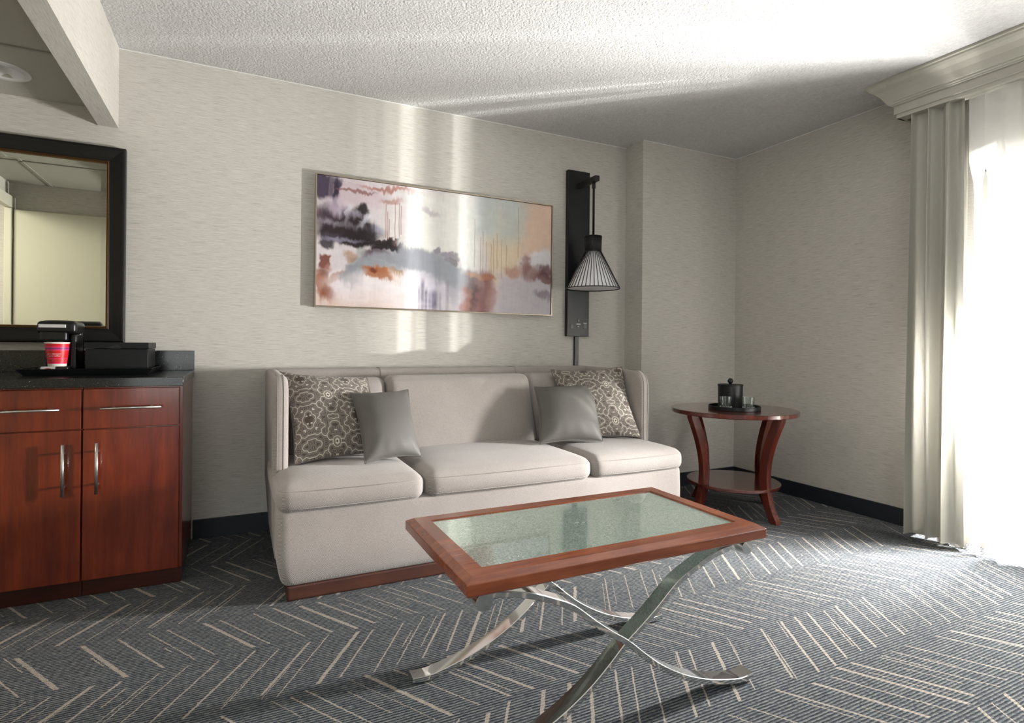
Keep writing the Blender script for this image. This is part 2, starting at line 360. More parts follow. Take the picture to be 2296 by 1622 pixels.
def softbox(name, x0, x1, y0, y1, z0, z1, r, mat, parent=None, n=(24, 24, 12), bulge=None, deform=None):
    """rounded box as one dense surface; bulge(x,y,z,nx,ny,nz) pushes it out along its normal"""
    bm = bmesh.new(); lo = Vector((x0, y0, z0)); hi = Vector((x1, y1, z1)); c = (lo+hi)/2; h = (hi-lo)/2
    vs = []; fs = []
    def face(ax, sgn):
        a, b = [i for i in range(3) if i != ax]; na, nb = n[a], n[b]; base = len(vs)
        for i in range(na+1):
            for j in range(nb+1):
                q = [0, 0, 0]; q[ax] = sgn*h[ax]
                # concentrate vertices near the rounded rims
                s = lambda k_, m_: math.sin((k_/m_-.5)*math.pi)*.35+(k_/m_*2-1)*.65
                q[a] = s(i, na)*h[a]; q[b] = s(j, nb)*h[b]; vs.append(q)
        for i in range(na):
            for j in range(nb):
                f = (base+i*(nb+1)+j, base+(i+1)*(nb+1)+j, base+(i+1)*(nb+1)+j+1, base+i*(nb+1)+j+1); fs.append(f)
    for ax in range(3):
        for sg in (-1, 1): face(ax, sg)
    out = []
    for q in vs:
        q = Vector(q); inn = Vector([max(-(h[i]-r), min(h[i]-r, q[i])) for i in range(3)]); d = q-inn
        nn = d.normalized() if d.length > 1e-9 else Vector((0, 0, 1)); pt = inn+nn*r
        if bulge: pt += nn*bulge(pt.x/h.x, pt.y/h.y, pt.z/h.z, nn)
        pt += c
        if deform: pt = Vector(deform(pt))
        out.append(pt)
    o = mesh(name, out, fs, mat, parent, True)
    bm2 = bmesh.new(); bm2.from_mesh(o.data); bmesh.ops.remove_doubles(bm2, verts=bm2.verts, dist=2e-4); bmesh.ops.recalc_face_normals(bm2, faces=bm2.faces); bm2.to_mesh(o.data); bm2.free()
    return o
def disc_oval(cx, cy, r, n=72): return [(cx+r*math.cos(2*math.pi*k/n), cy+r*math.sin(2*math.pi*k/n)) for k in range(n)]
def setcols(o, cols):
    ca = o.data.color_attributes.new('Col', 'FLOAT_COLOR', 'POINT')
    a = np.ones((len(o.data.vertices), 4), np.float32); a[:, :3] = cols; ca.data.foreach_set('color', a.ravel())

# ------------------------------------------------------------------ the room
H = 2.44
boxes('floor', [(-6.2, .3, -5.8, .2, -.12, 0)], 'carpet', kind='structure')
boxes('ceiling', [(-3.94, 0.0, -5.6, 0.0, H, H+.1)], 'ceil', kind='structure')
boxes('wall_back', [(-6.2, -.889, 0, .12, 0, H)], 'wall', kind='structure')
boxes('wall_back_pier', [(-.889, 0.0, -.192, .12, 0, H)], 'wall', kind='structure')
WY0, WY1, WZ0, WZ1 = -1.73, -4.65, .085, 2.02
boxes('wall_right', [(0, .14, WY0, .12, 0, H), (0, .14, -5.6, WY1, 0, H), (0, .14, WY1, WY0, WZ1, H), (0, .14, WY1, WY0, -.0, .03)], 'wall', kind='structure')
boxes('wall_left', [(-4.97, -4.87, -.75, 0, 0, 2.13), (-4.97, -4.87, -1.84, -.75, 2.0, 2.13), (-6.2, -6.1, -5.6, 0, 0, 2.13)], 'wall', kind='structure')
boxes('wall_partition', [(-4.97, -3.98, -1.94, -1.84, 0, 2.13)], 'wall', kind='structure')
boxes('wall_front', [(-6.2, -5.7, -5.72, -5.6, 0, H), (-3.5, .14, -5.72, -5.6, 0, H), (-5.7, -3.5, -5.72, -5.6, 2.2, H), (-5.7, -3.5, -5.72, -5.6, 0, .3)], 'wall', kind='structure')
boxes('ceiling_bulkhead', [(-4.022, -3.94, -5.6, 0, 2.05, H+.1)], 'wall', kind='structure')
boxes('ceiling_alcove', [(-6.2, -4.37, -5.6, 0, 2.13, 2.17), (-4.23, -4.022, -5.6, 0, 2.13, 2.17), (-4.37, -4.23, -5.6, -.355, 2.13, 2.17), (-4.37, -4.23, -.215, 0, 2.13, 2.17)], 'tile', kind='structure')
for i, (a, b) in enumerate([((-6.1, -.56), (-4.022, -.545)), ((-6.1, -1.20), (-4.022, -1.185)), ((-4.64, -1.84), (-4.622, 0)), ((-5.25, -1.84), (-5.232, 0))]):
    boxes('trim_%d' % (i+1), [(a[0], b[0], a[1], b[1], 2.124, 2.131)], 'grid', kind='structure')
boxes('baseboard_back', [(-3.61, -.889, -.012, 0, 0, .098)], 'base', bev=.002, kind='structure')
boxes('baseboard_pier', [(-.901, 0, -.204, -.192, 0, .098), (-.901, -.889, -.204, 0, 0, .098)], 'base', bev=.002, kind='structure')
boxes('baseboard_right', [(-.012, 0, -1.62, -.204, 0, .098)], 'base', bev=.002, kind='structure')
boxes('trim_5', [(-3.94, -.889, -.004, 0, H-.004, H)], 'white', kind='structure')
boxes('trim_6', [(-.889, 0, -.196, -.192, H-.004, H), (-.004, 0, -1.5, -.192, H-.004, H)], 'white', kind='structure')

# sliding balcony door in the right wall
win = thing('window_1', (.07, -3.19, 0), None, None); tag(win, kind='structure')
yb = [WY0, -3.19, WY1]
fr = []
for a in yb: fr.append((.03, .11, a-(.06 if a != WY1 else 0), a+(.0 if a == WY0 else .06), .03, WZ1))
fr += [(.03, .11, WY1, WY0, 1.915, WZ1), (.02, .12, WY1, WY0, .03, .10), (.045, .10, WY1, WY0, .115, .15), (.045, .10, WY1, WY0, 1.86, 1.90)]
boxes('frame', fr, 'white', win, .004)
boxes('pane', [(.068, .074, WY1, WY0, .15, 1.9)], 'winglass', win)
boxes('floor_balcony', [(.14, .40, -5.6, 0, -.1, .0)], 'conc', kind='structure')
fill_win = thing('fill_window', (-4.75, -5.66, 0), None, None); tag(fill_win, kind='structure')  # unseen window added in the front wall as fill light from behind the camera
boxes('frame', [(-5.7, -5.64, -5.7, -5.62, .3, 2.2), (-3.56, -3.5, -5.7, -5.62, .3, 2.2), (-5.7, -3.5, -5.7, -5.62, .3, .36), (-5.7, -3.5, -5.7, -5.62, 2.14, 2.2)], 'white', fill_win, .004)
boxes('pane', [(-5.7, -3.5, -5.663, -5.657, .3, 2.2)], 'winglass', fill_win)

# doorway beside the vanity, seen in the mirror
boxes('trim_7', [(-4.875, -4.835, -1.838, -1.76, 0, 1.939), (-4.875, -4.835, -.83, -.752, 0, 1.939), (-4.876, -4.833, -1.8385, -.751, 1.94, 2.02)], 'cream', kind='structure', bev=.004)
door = thing('door_1', (-4.82, -1.80, 0), None, None); tag(door, kind='structure')
boxes('leaf', [(-4.83, -4.06, -1.825, -1.785, .01, 1.93)], 'doorp', door, .002)
boxes('hinge', [(-4.858, -4.832, -1.80, -1.782, 1.72, 1.81)], 'steel', door, .001)
boxes('hinge', [(-4.858, -4.832, -1.80, -1.782, .2, .29)], 'steel', door, .001)
# recessed light in the lower ceiling
dl = thing('recessed_ceiling_light', (-4.30, -.285, 2.13), 'round recessed downlight with a grey-white trim ring in the low ceiling over the cabinets', 'ceiling light')
lathe('trim_ring', [(.072, -.001), (.074, -.006), (.098, -.004), (.100, 0.0)], (-4.30, -.285, 2.13), 'lightgrey', dl)
lathe('reflector_can', [(.0, .062), (.050, .060), (.066, .034), (.0735, -.003)], (-4.30, -.285, 2.13), 'lightgrey', dl)

# ------------------------------------------------------------------ valance and curtains
# moulding profile in (x, z); x measured from the wall
prof = [(-.325, 2.44), (-.325, 2.428), (-.318, 2.424), (-.316, 2.416), (-.306, 2.405), (-.288, 2.392), (-.268, 2.368), (-.256, 2.345), (-.250, 2.335), (-.244, 2.334), (-.243, 2.325), (-.236, 2.323), (-.236, 2.317), (-.224, 2.313),
        (-.224, 2.272), (-.216, 2.270), (-.216, 2.250), (-.150, 2.250), (-.150, 2.256), (-.20, 2.256), (-.20, 2.44)]
va = thing('window_valance', (-.2, -3.1, 2.44), 'long stone-coloured crown-moulded valance box above the sheer curtains', 'valance')
yv0, yv1 = -1.475, -4.9
o_ = prism('moulding', prof, 'y', yv0, yv1, 'valance', va, .0012)
prof2 = [(yv0+.105, 2.44), (yv0+.105, 2.428), (yv0+.098, 2.424), (yv0+.068, 2.392), (yv0+.048, 2.368), (yv0+.034, 2.345), (yv0+.026, 2.330), (yv0+.016, 2.317), (yv0+.004, 2.313), (yv0+.004, 2.262), (yv0-.004, 2.262), (yv0-.004, 2.44)]
def return_cap():
    # mitred return of the crown to the wall at the near end
    outer = [(-.325, .0, 2.44)]
    P1 = [(-.325, 2.44), (-.325, 2.428), (-.318, 2.424), (-.306, 2.405), (-.288, 2.392), (-.268, 2.368), (-.256, 2.345), (-.243, 2.325), (-.224, 2.313), (-.224, 2.272), (-.216, 2.270), (-.216, 2.250)]
    vs = []; fs = []
    for (x, z) in P1:
        off = -.216-x if True else 0
        vs.append((x, yv0+off+.0, z)); vs.append((0, yv0+off, z))
    for i in range(len(P1)-1): fs.append((2*i, 2*i+1, 2*i+3, 2*i+2))
    # the face side back to the plain profile
    b = len(vs)
    for (x, z) in P1: vs.append((x, yv0-.002, z))
    for i in range(len(P1)-1): fs.append((2*i, 2*i+2, b+i+1, b+i))
    b2 = len(vs); vs += [(-.216, yv0-.01, 2.25), (0, yv0-.01, 2.25)]
    fs.append((2*(len(P1)-1), 2*(len(P1)-1)+1, b2+1, b2))
    return recalc(mesh('return', vs, fs, 'valance', va))
return_cap()
boxes('return_core', [(-.2145, 0, yv0-.016, yv0-.001, 2.2505, 2.438)], 'valance', va)
boxes('top_board', [(-.2, 0, yv1, yv0, 2.43, 2.438)], 'valance', va)
boxes('curtain_track', [(-.14, -.11, yv1, yv0-.02, 2.405, 2.43)], 'white', va)

def curtain(name, y0, y1, xc, amp, folds, z0, z1, mat, label, phase=0, flare=0, ny=160, nz=46, hem=True, seed=1, wave=.012, group=None, ret=False, grow=0):
    rnd = random.Random(seed)
    ph = [rnd.uniform(-.6, .6) for _ in range(8)]; vs = []; fs = []
    for j in range(nz+1):
        w = j/nz; z = z1+(z0-z1)*w
        for i in range(ny+1):
            u = i/ny
            uu = u+.018*math.sin(2*math.pi*(u*2+ph[0]+w*.25))*w
            a = 2*math.pi*(folds*uu)+phase+ .35*math.sin(w*3+ph[1])
            k = (.55+.45*w)
            x = xc+amp*k*(math.sin(a)+.28*math.sin(2.3*a+ph[2]))+wave*math.sin(5*w+9*u+ph[3])*w
            y = y0+(y1-y0)*u + amp*k*.42*math.cos(a*1.0+ph[4]) + flare*(u-.5)*-2*math.sin(math.pi*min(1, w*1.15))*.5
            g_ = min(1, max(0, (z-1.80)/.14)); y += (u-.5)*-2*grow*g_*g_*(3-2*g_)
            zz = z
            if ret and u < .09:
                q_ = 1-u/.09; x = x*(1-q_)-.0008*q_
            if j == nz: zz = z0+.006*math.sin(a*.5)
            vs.append((x, y, zz))
    for j in range(nz):
        for i in range(ny): q = j*(ny+1)+i; fs.append((q, q+1, q+ny+2, q+ny+1))
    t = thing(name, ((xc), (y0+y1)/2, z0), label, 'curtain', 'sheer panels over the balcony door' if name == 'sheer_curtain' else group)
    o = mesh('cloth', vs, fs, mat, t, True)
    hemp = [Vector(vs[nz*(ny+1)+i]) for i in range(0, ny+1)]
    tube('hem', hemp, .0035, mat if mat == 'sheer' else 'drape', t, 6)
    return t
curtain('gathered_curtain', -1.510, -1.770, -.185, .040, 3.15, .030, 2.40, 'drape', 'gathered grey-beige end of the sheer curtain hanging by the wall', phase=2.2, seed=4, ny=240, ret=True)
curtain('sheer_curtain', -1.812, -1.850, -.168, .008, .7, .014, 2.40, 'sheer', 'narrow brightly backlit strip of sheer curtain beside the gathered end', phase=.6, seed=6, ny=30, grow=.022)
curtain('sheer_curtain', -1.874, -1.985, -.180, .008, .8, .010, 2.40, 'sheer', 'flat white sheer curtain panel over the balcony door at the right edge', phase=2.0, seed=9, ny=40, grow=.016)
curtain('sheer_curtain', -1.985, -2.050, -.162, .010, .7, .006, 2.40, 'sheer', 'sheer curtain fold cut by the picture right edge, nearest the camera', phase=.2, seed=5, ny=40, grow=.050)
curtain('sheer_curtain', -2.165, -3.35, -.17, .035, 8, .012, 2.40, 'sheer', 'wide sheer curtain continuing outside the picture beyond the right edge', phase=.2, seed=11, ny=300, nz=46, grow=.03)
lin = curtain('curtain_lining', -1.645, -1.762, -.112, .008, 1.6, .004, 2.40, 'lining', 'white curtain lining whose lower edge shows below the gathered sheer', seed=13, ny=50, nz=16)
bpy.data.objects.remove([c for c in lin.children if c.name.startswith('hem')][0])

# ------------------------------------------------------------------ vanity: cabinets, worktop, mirror
CY = -.585
def cabinet(x0, x1, side, label, hinge_left, endp):
    t = thing('base_cabinet', ((x0+x1)/2, -.3, 0), label, 'cabinet', 'cherry cabinets under the stone countertop')
    boxes('body', [(x0, x1+(.010 if endp else 0), CY+.018, -.013, .064, .830)], 'cherry', t, .0015)
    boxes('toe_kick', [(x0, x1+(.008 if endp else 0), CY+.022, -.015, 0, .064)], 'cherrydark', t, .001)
    g = .0022
    d = boxes('drawer', [(x0+g, x1-g, CY-.002, CY+.018, .665, .822)], 'cherry', t, .0018)
    xc_ = (x0+x1)/2
    tube('handle', [(xc_-.102, CY-.034, .746), (xc_+.102, CY-.034, .746)], .0055, 'steel', d, 14)
    h = [c for c in d.children][0]
    bm = bmesh.new(); bm.from_mesh(h.data)
    for s_ in (-.064, .064): bm_box(bm, xc_+s_-.004, xc_+s_+.004, CY-.032, CY, .742, .750)
    bm.to_mesh(h.data); bm.free()
    dr = boxes('door', [(x0+g, x1-g, CY-.002, CY+.018, .068, .660)], 'cherry', t, .0018)
    xh = x1-.053 if side == 'r' else x0+.052
    tube('handle', [(xh, CY-.034, .412), (xh, CY-.034, .612)], .0058, 'steel', dr, 14)
    h = [c for c in dr.children][0]
    bm = bmesh.new(); bm.from_mesh(h.data)
    for z_ in (.447, .577): bm_box(bm, xh-.004, xh+.004, CY-.032, CY, z_-.004, z_+.004)
    bm.to_mesh(h.data); bm.free()
    return t
cabinet(-3.955, -3.625, 'l', 'right cherry-wood cabinet with a drawer over a single door, handle on the door\'s left', True, True)
cabinet(-4.288, -3.957, 'r', 'left cherry-wood cabinet cut by the picture\'s left edge, handle on the door\'s right', False, False)
cabinet(-4.62, -4.290, 'l', 'third cherry-wood cabinet, left of the one cut by the picture edge', False, False)
ct = thing('countertop', (-4.1, -.3, .832), 'black speckled stone countertop with a low upstand over the cherry cabinets', 'countertop')
boxes('slab', [(-4.62, -3.608, -.655, -.0005, .832, .868)], 'granite', ct, .002)
boxes('backsplash', [(-4.62, -3.608, -.021, -.0005, .868, .966)], 'granite', ct, .0015)
# mirror
mr = thing('wall_mirror', (-4.3, 0, 1.0), 'large black-framed wall mirror with a thin gilt inner edge above the countertop', 'mirror')
MX0, MX1, MZ0, MZ1 = -4.74, -3.905, 1.004, 1.945
def ring(name, x0, x1, z0, z1, prof, mat, parent):
    """prof: list of (inset, y) from the outer edge inwards, mitred at the corners"""
    vs = []; fs = []; n = len(prof)
    for (ins, y) in prof:
        for (x, z) in ((x0+ins, z0+ins), (x1-ins, z0+ins), (x1-ins, z1-ins), (x0+ins, z1-ins)): vs.append((x, y, z))
    for i in range(n-1):
        for k in range(4): fs.append((i*4+k, i*4+(k+1) % 4, (i+1)*4+(k+1) % 4, (i+1)*4+k))
    return recalc(mesh(name, vs, fs, mat, parent))
fr_ = ring('frame', MX0, MX1, MZ0, MZ1, [(0, 0), (0, -.030), (.004, -.034), (.010, -.035), (.018, -.032), (.030, -.030), (.050, -.026), (.064, -.021), (.066, -.023), (.068, -.023), (.068, -.004)], 'frame', mr)
ring('gilt_edge', MX0+.068, MX1-.068, MZ0+.068, MZ1-.068, [(0, -.004), (0, -.0235), (.003, -.0245), (.005, -.021), (.0065, -.0225), (.009, -.020), (.011, -.012), (.012, -.008)], 'gilt', fr_)
gi = .0795
ring('bevelled_glass', MX0+gi, MX1-gi, MZ0+gi, MZ1-gi, [(0, -.0096), (.022, -.0102)], 'mirror', mr)
boxes('glass', [(MX0+gi+.022, MX1-gi-.022, -.0102, -.004, MZ0+gi+.022, MZ1-gi-.022)], 'mirror', mr)

# tray, box, coffee maker, cup
tz = .868
tr = thing('serving_tray', (-3.98, -.23, tz), 'long shallow black tray with flared rim holding the coffee maker and box', 'tray')
def tray():
    ob = [(-4.205, -.395), (-3.752, -.395), (-3.752, -.07), (-4.205, -.07)]; f = .020
    def loop(d, z, e=0): 
        return [(-4.192-d, -.385-d, z), (-3.765+d, -.385-d, z), (-3.765+d, -.065+d*0, z), (-4.192-d, -.065+d*0, z)]
    L = [loop(-.004, tz), loop(0, tz), loop(.021, tz+.026), loop(.016, tz+.0265), loop(-.005, tz+.005)]
    vs = [p for l in L for p in l]; fs = [(3, 2, 1, 0)]
    for i in range(len(L)-1):
        for k in range(4): fs.append((i*4+k, i*4+(k+1) % 4, (i+1)*4+(k+1) % 4, (i+1)*4+k))
    fs.append(tuple(16+k for k in range(4)))
    return recalc(mesh('tray_body', vs, fs, 'blackmat', tr))
tray()
tf = tz+.0055
bx = thing('storage_box', (-3.88, -.22, tf), 'rectangular black lidded box on the tray beside the coffee maker', 'box')
boxes('box_body', [(-3.996, -3.768, -.348, -.105, tf, .977)], 'blackmat', bx, .002)
lid = boxes('lid', [(-3.999, -3.765, -.351, -.102, .979, 1.006)], 'blackmat', bx, .0015)
lathe('thumb_notch', [(0, 0), (.021, 0), (.021, .0012), (0, .0012)], (0, 0, 0), 'black', lid)
nt = lid.children[0]
for v in nt.data.vertices:
    a, b, c_ = v.co; v.co = (-3.888+a, -.3505-c_, .979+max(0, b)*.75)
cm = thing('coffee_maker', (-4.10, -.27, tf), 'small black single-cup coffee maker with a silver band on the tray', 'coffee maker')
boxes('base', [(-4.165, -4.035, -.375, -.17, tf, tf+.014), (-4.150, -4.050, -.365, -.19, tf+.012, tf+.030)], 'black', cm, .006, 3)
softbox('water_tank', -4.160, -4.030, -.235, -.17, tf+.010, 1.085, .018, 'black', cm, (12, 10, 20))
softbox('side_wall', -4.052, -4.030, -.325, -.18, tf+.010, 1.04, .008, 'black', cm, (6, 14, 20))
hd = softbox('brew_head', -4.163, -4.028, -.345, -.18, 1.040, 1.094, .016, 'black', cm, (16, 16, 10))
softbox('pod_holder', -4.150, -4.058, -.352, -.25, 1.010, 1.050, .006, 'black', cm, (10, 8, 8))
lathe('brew_spout', [(0, 1.012), (.030, 1.012), (.034, 1.004), (.030, .996), (0, .994)], (-4.102, -.30, 0), 'steel', cm, 24)
boxes('silver_band', [(-4.153, -4.062, -.3535, -.345, 1.066, 1.080)], 'lightgrey', hd, .001)
lathe('lid_disc', [(0, 1.098), (.050, 1.098), (.056, 1.096), (.058, 1.090)], (-4.10, -.265, 0), 'black', cm, 32)
bd = mesh('badge', [(-4.145, -.379, tf+.004), (-4.092, -.379, tf+.004), (-4.092, -.364, tf+.030), (-4.140, -.364, tf+.030)], [(0, 1, 2, 3)], 'lightgrey', cm)
ov = mesh('red_oval', [(-4.1165+.0135*math.cos(a*math.pi/12), -.3728-.0006+(.0045)*math.sin(a*math.pi/12), tf+.016+.0075*math.sin(a*math.pi/12)) for a in range(24)], [tuple(range(24))], 'red', bd)
tube('power_cord', [(-4.165, -.21, tf+.012), (-4.185, -.25, tf+.014), (-4.183, -.31, tf+.012), (-4.170, -.345, tf+.012), (-4.178, -.30, tf+.018), (-4.188, -.23, tf+.015), (-4.175, -.16, tf+.012)], .0035, 'black', cm, 8)
cz = tf+.030
cup = thing('paper_cup', (-4.096, -.322, cz), 'red striped paper cup under the spout of the coffee maker', 'cup')
cb = lathe('cup_wall', [(0, .006), (.0300, .006), (.0300, 0), (.0315, 0), (.0435, .098), (.0450, .0985), (.0455, .1005), (.044, .102), (.0420, .1005), (.0305, .006)], (0, 0, 0), 'cup', None, 48)
cb.parent = cup
def text_on_cup():
    # two short lines of white lettering wrapped on the cup
    for row, (txt, zz, sz) in enumerate((('pure elevation', .0500, .0088), ('pure coffee', .0415, .0088))):
        cu = bpy.data.curves.new('txt', 'FONT'); cu.body = txt; cu.size = sz; cu.extrude = 0
        to = bpy.data.objects.new('txt', cu); COL.objects.link(to); bpy.context.view_layer.update()
        me = bpy.data.meshes.new_from_object(to.evaluated_get(bpy.context.evaluated_depsgraph_get()))
        bpy.data.objects.remove(to)
        bm = bmesh.new(); bm.from_mesh(me); bmesh.ops.subdivide_edges(bm, edges=[e for e in bm.edges if e.calc_length() > .002], cuts=2); bm.to_mesh(me); bm.free()
        xs = [v.co.x for v in me.vertices]; x0 = (min(xs)+max(xs))/2 if xs else 0
        for v in me.vertices:
            z = zz+v.co.y; r = .0315+(.0435-.0315)*z/.098+.0004
            a = -math.pi/2-.10+(v.co.x-x0)/r + (.0 if row == 0 else .05)
            v.co = (r*math.cos(a), r*math.sin(a), z)
        o = link('lettering', me, 'white', None); o.parent = cb
text_on_cup()

# ------------------------------------------------------------------ sofa
SX0, SX1 = -3.270, -1.262
sf = thing('sofa', ((SX0+SX1)/2, -.5, 0), 'beige woven three-seat sofa with square wings and a dark wood plinth', 'sofa')
boxes('plinth', [(SX0+.04, SX1-.045, -.962, -.10, 0, .062)], 'plinth', sf, .009, 3)
def base_def(p):
    # front leans in towards the floor; ends are slightly drawn in
    k = max(0, (.20-p.z))/.15
    if p.y < -.5: p.y += .030*k*k
    w = min(1, max(0, (abs(p.x-(SX0+SX1)/2)-(SX1-SX0)/2+.25)/.25)); sg = -1 if p.x < -2.2 else 1
    p.x -= sg*w*.030*k*k
    if p.y > -.80: p.x -= sg*w*.030*min(1, (p.y+.80)/.06)
    return p
softbox('base', SX0, SX1, -.995, -.12, .055, .372, .030, 'fabric', sf, (60, 20, 16), deform=base_def,
        bulge=lambda x, y, z, n: .004*(1-z*z) if n.y < -.5 else 0)
def cush_bulge(t, e=.012):
    def f(x, y, z, n):
        b = (1-x**4)*(1-y**4)
        if abs(n.z) > .5: return t*b*(.7 if n.z > 0 else .1)
        return e*(1-z*z)*((1-x**4) if abs(n.y) > abs(n.x) else (1-y**4))
    return f
xs = [SX0-.004, -2.688, -1.843, SX1+.002]
for i in range(3):
    x0, x1 = xs[i]+.003, xs[i+1]-.003
    c_ = softbox('seat_cushion', x0, x1, -1.018, -.30, .352, .462, .045, 'fabric', sf, (36, 26, 14), bulge=cush_bulge(.026, .010))
    for zz, off in ((.441, .006), (.373, .006)):
        a, b, r = x0+.006, x1-.006, .045; f_ = -1.0135
        path = [(a, -.40, zz)]
        for q in range(7):
            th = math.pi+q*math.pi/12; path.append((a+r+r*math.cos(th), f_+r+r*math.sin(th), zz))
        for q in range(1, 8):
            u = q/8; path.append((a+r+(b-a-2*r)*u, f_-.0085*math.sin(math.pi*u)**.7, zz))
        for q in range(7):
            th = 1.5*math.pi+q*math.pi/12; path.append((b-r+r*math.cos(th), f_+r+r*math.sin(th), zz))
        path.append((b, -.40, zz))
        tube('seam', path, .0022, 'stitch', c_, 6)
# back frame
def back_def(p): return p
softbox('backrest', SX0+.02, SX1-.02, -.155, -.022, .055, .872, .030, 'fabric', sf, (70, 8, 30))
for xx in (-2.688, -1.843):
    tube('seam', [(xx, -.157, .60), (xx, -.157, .84), (xx, -.150, .866), (xx, -.13, .8735), (xx, -.05, .8735)], .0018, 'stitch', sf, 6)
def bc_def(yt, yb, zt=.83, zb=.44):
    def f(p):
        w = (p.z-zb)/(zt-zb); p.y += yb+(yt-yb)*w; return p
    return f
bx_ = [(-3.19, -2.700, -.012, .826), (-2.690, -1.848, -.045, .835), (-1.838, -1.335, -.012, .832)]
for i, (x0, x1, dy, zt) in enumerate(bx_):
    c_ = softbox('back_cushion', x0, x1, -.175, -.03, .440, zt, .040, 'fabric', sf, (36, 10, 26),
                 bulge=lambda x, y, z, n: (.020*(1-x**4)*(1-z**4)) if abs(n.y) > .5 else .004, deform=bc_def(-.125+dy, -.255+dy))
    if i == 1:
        tube('seam', [(x0+.03, -.478, .462), ((x0+x1)/2, -.492, .460), (x1-.03, -.478, .462)], .002, 'stitch', c_, 6)
# wings: tall side panels with a rounded top front corner, tapering to the floor
def wing(x0, x1, sgn):
    pr = [(-.030, .872), (-.58, .868)]
    for q in range(1, 9):
        th = math.pi/2+q*math.pi/16; pr.append((-.64+.085*math.cos(th), .783+.085*math.sin(th)))
    pr += [(-.727, .70), (-.727, .45), (-.722, .25), (-.710, .13), (-.694, .065), (-.60, .055), (-.12, .055), (-.04, .30)]
    # build as a lofted slab with soft edges
    n = len(pr); vs = []; cyy, czz = -.38, .47
    layers = [(x0, .022), (x0+.006, .010), (x0+.016, .002), (x0+.028, 0), (x1-.028, 0), (x1-.016, .002), (x1-.006, .010), (x1, .022)]
    for (x, ins) in layers:
        for (y, z) in pr:
            d = Vector((cyy-y, czz-z)); d.normalize(); k = max(0, (.35-z)/.30)
            xx = x + sgn*.018*k*k
            vs.append((xx, y+d.x*ins, z+d.y*ins))
    fs = [tuple(range(n))[::-1], tuple((len(layers)-1)*n+i for i in range(n))]
    for l in range(len(layers)-1):
        for i in range(n): fs.append((l*n+i, l*n+(i+1) % n, (l+1)*n+(i+1) % n, (l+1)*n+i))
    o = recalc(mesh('wing', vs, fs, 'fabric', sf, True)); split(o, 50)
    sx = x0+.012 if sgn > 0 else x1-.012
    for s_ in (x0+.020, x1-.020):
        tube('seam', [(s_+sgn*.018*max(0, (.35-z)/.3)**2, y-.0005, z) for (y, z) in pr[1:13]], .0012, 'stitch', o, 6)
    return o
wing(SX0-.006, SX0+.060, 1); wing(SX1-.060, SX1+.006, -1)

# ------------------------------------------------------------------ throw pillows
def pil_surface(corners, th, n, warp=.012, pinch=.085):
    TL, TR, BR, BL = [np.array(c, float) for c in corners]
    g = np.linspace(0, 1, n+1); U, V = np.meshgrid(g, g)          # V: 0 top, 1 bottom
    u, v = U*2-1, V*2-1
    # pull the edges in between the corners
    uu = u*(1-pinch*(1-v*v)**1*np.abs(u)**3*1.0); vv = v*(1-pinch*(1-u*u)*np.abs(v)**3)
    a, b = (uu+1)/2, (vv+1)/2
    P = (TL[None, None]*((1-a)*(1-b))[..., None]+TR[None, None]*(a*(1-b))[..., None]+BL[None, None]*((1-a)*b)[..., None]+BR[None, None]*(a*b)[..., None])
    nrm = np.cross(TR-TL, BL-TL)+np.cross(BR-BL, BR-TR); nrm /= np.linalg.norm(nrm)
    if nrm[1] > 0: nrm = -nrm
    prof = (np.clip(1-np.abs(u)**2.4, 0, 1)**.62)*(np.clip(1-np.abs(v)**2.4, 0, 1)**.62)
    wr_ = warp*np.sin(13*np.arctan2(v, u)+1.3+3*np.hypot(u, v))*np.clip(np.hypot(u, v)-.55, 0, 1)**1.3*prof*1.6*(.4+.6*np.abs(np.sin(2*np.arctan2(v, u))))
    return P, nrm, prof, wr_, U, V
def pillow(name, corners, th, mat, label, cat='pillow', n=64, colfn=None, back=.65, group=None, warp=.012):
    P, nrm, prof, wr_, U, V = pil_surface(corners, th, n, warp)
    c = np.mean([np.array(q, float) for q in corners], 0)
    F = P+nrm*(prof*th+wr_)[..., None]; B = P-nrm*(prof*th*back)[..., None]
    vs = np.concatenate([F.reshape(-1, 3), B.reshape(-1, 3)])-c; m = n+1; off = m*m; fs = []
    for j in range(n):
        for i in range(n):
            q = j*m+i; fs.append((q, q+m, q+m+1, q+1)); fs.append((off+q, off+q+1, off+q+m+1, off+q+m))
    me = bpy.data.meshes.new(name); me.from_pydata(vs.tolist(), [], fs); me.update()
    t = thing(name, tuple(c), label, cat, group)
    o = link('cover', me, mat, None, True); o.parent = t
    if colfn is not None:
        cc = colfn(U, V).reshape(-1, 3); setcols(o, np.concatenate([cc, cc]))
    # piped edge
    idx = [(0, i) for i in range(0, m)]+[(j, m-1) for j in range(1, m)]+[(m-1, i) for i in range(m-2, -1, -1)]+[(j, 0) for j in range(m-2, 0, -1)]
    step = max(1, len(idx)//120); pts = [Vector(P[a, b]-c) for a, b in idx[::step]]
    e = tube('edge_seam', pts, .003, 'leather' if mat == 'leather' else 'edge', None, 6, True); e.parent = t
    return t
M['edge'] = plain('brown_pillow_edge', (.13, .11, .095), .8)
def segd(px, py, a, b):
    ax, ay = a; bx_2, by = b; dx, dy = bx_2-ax, by-ay; t = np.clip(((px-ax)*dx+(py-ay)*dy)/(dx*dx+dy*dy+1e-12), 0, 1)
    return np.hypot(px-ax-t*dx, py-ay-t*dy)
def pld(px, py, pl):
    d = np.full(px.shape, 9.)
    for a, b in zip(pl[:-1], pl[1:]): d = np.minimum(d, segd(px, py, a, b))
    return d
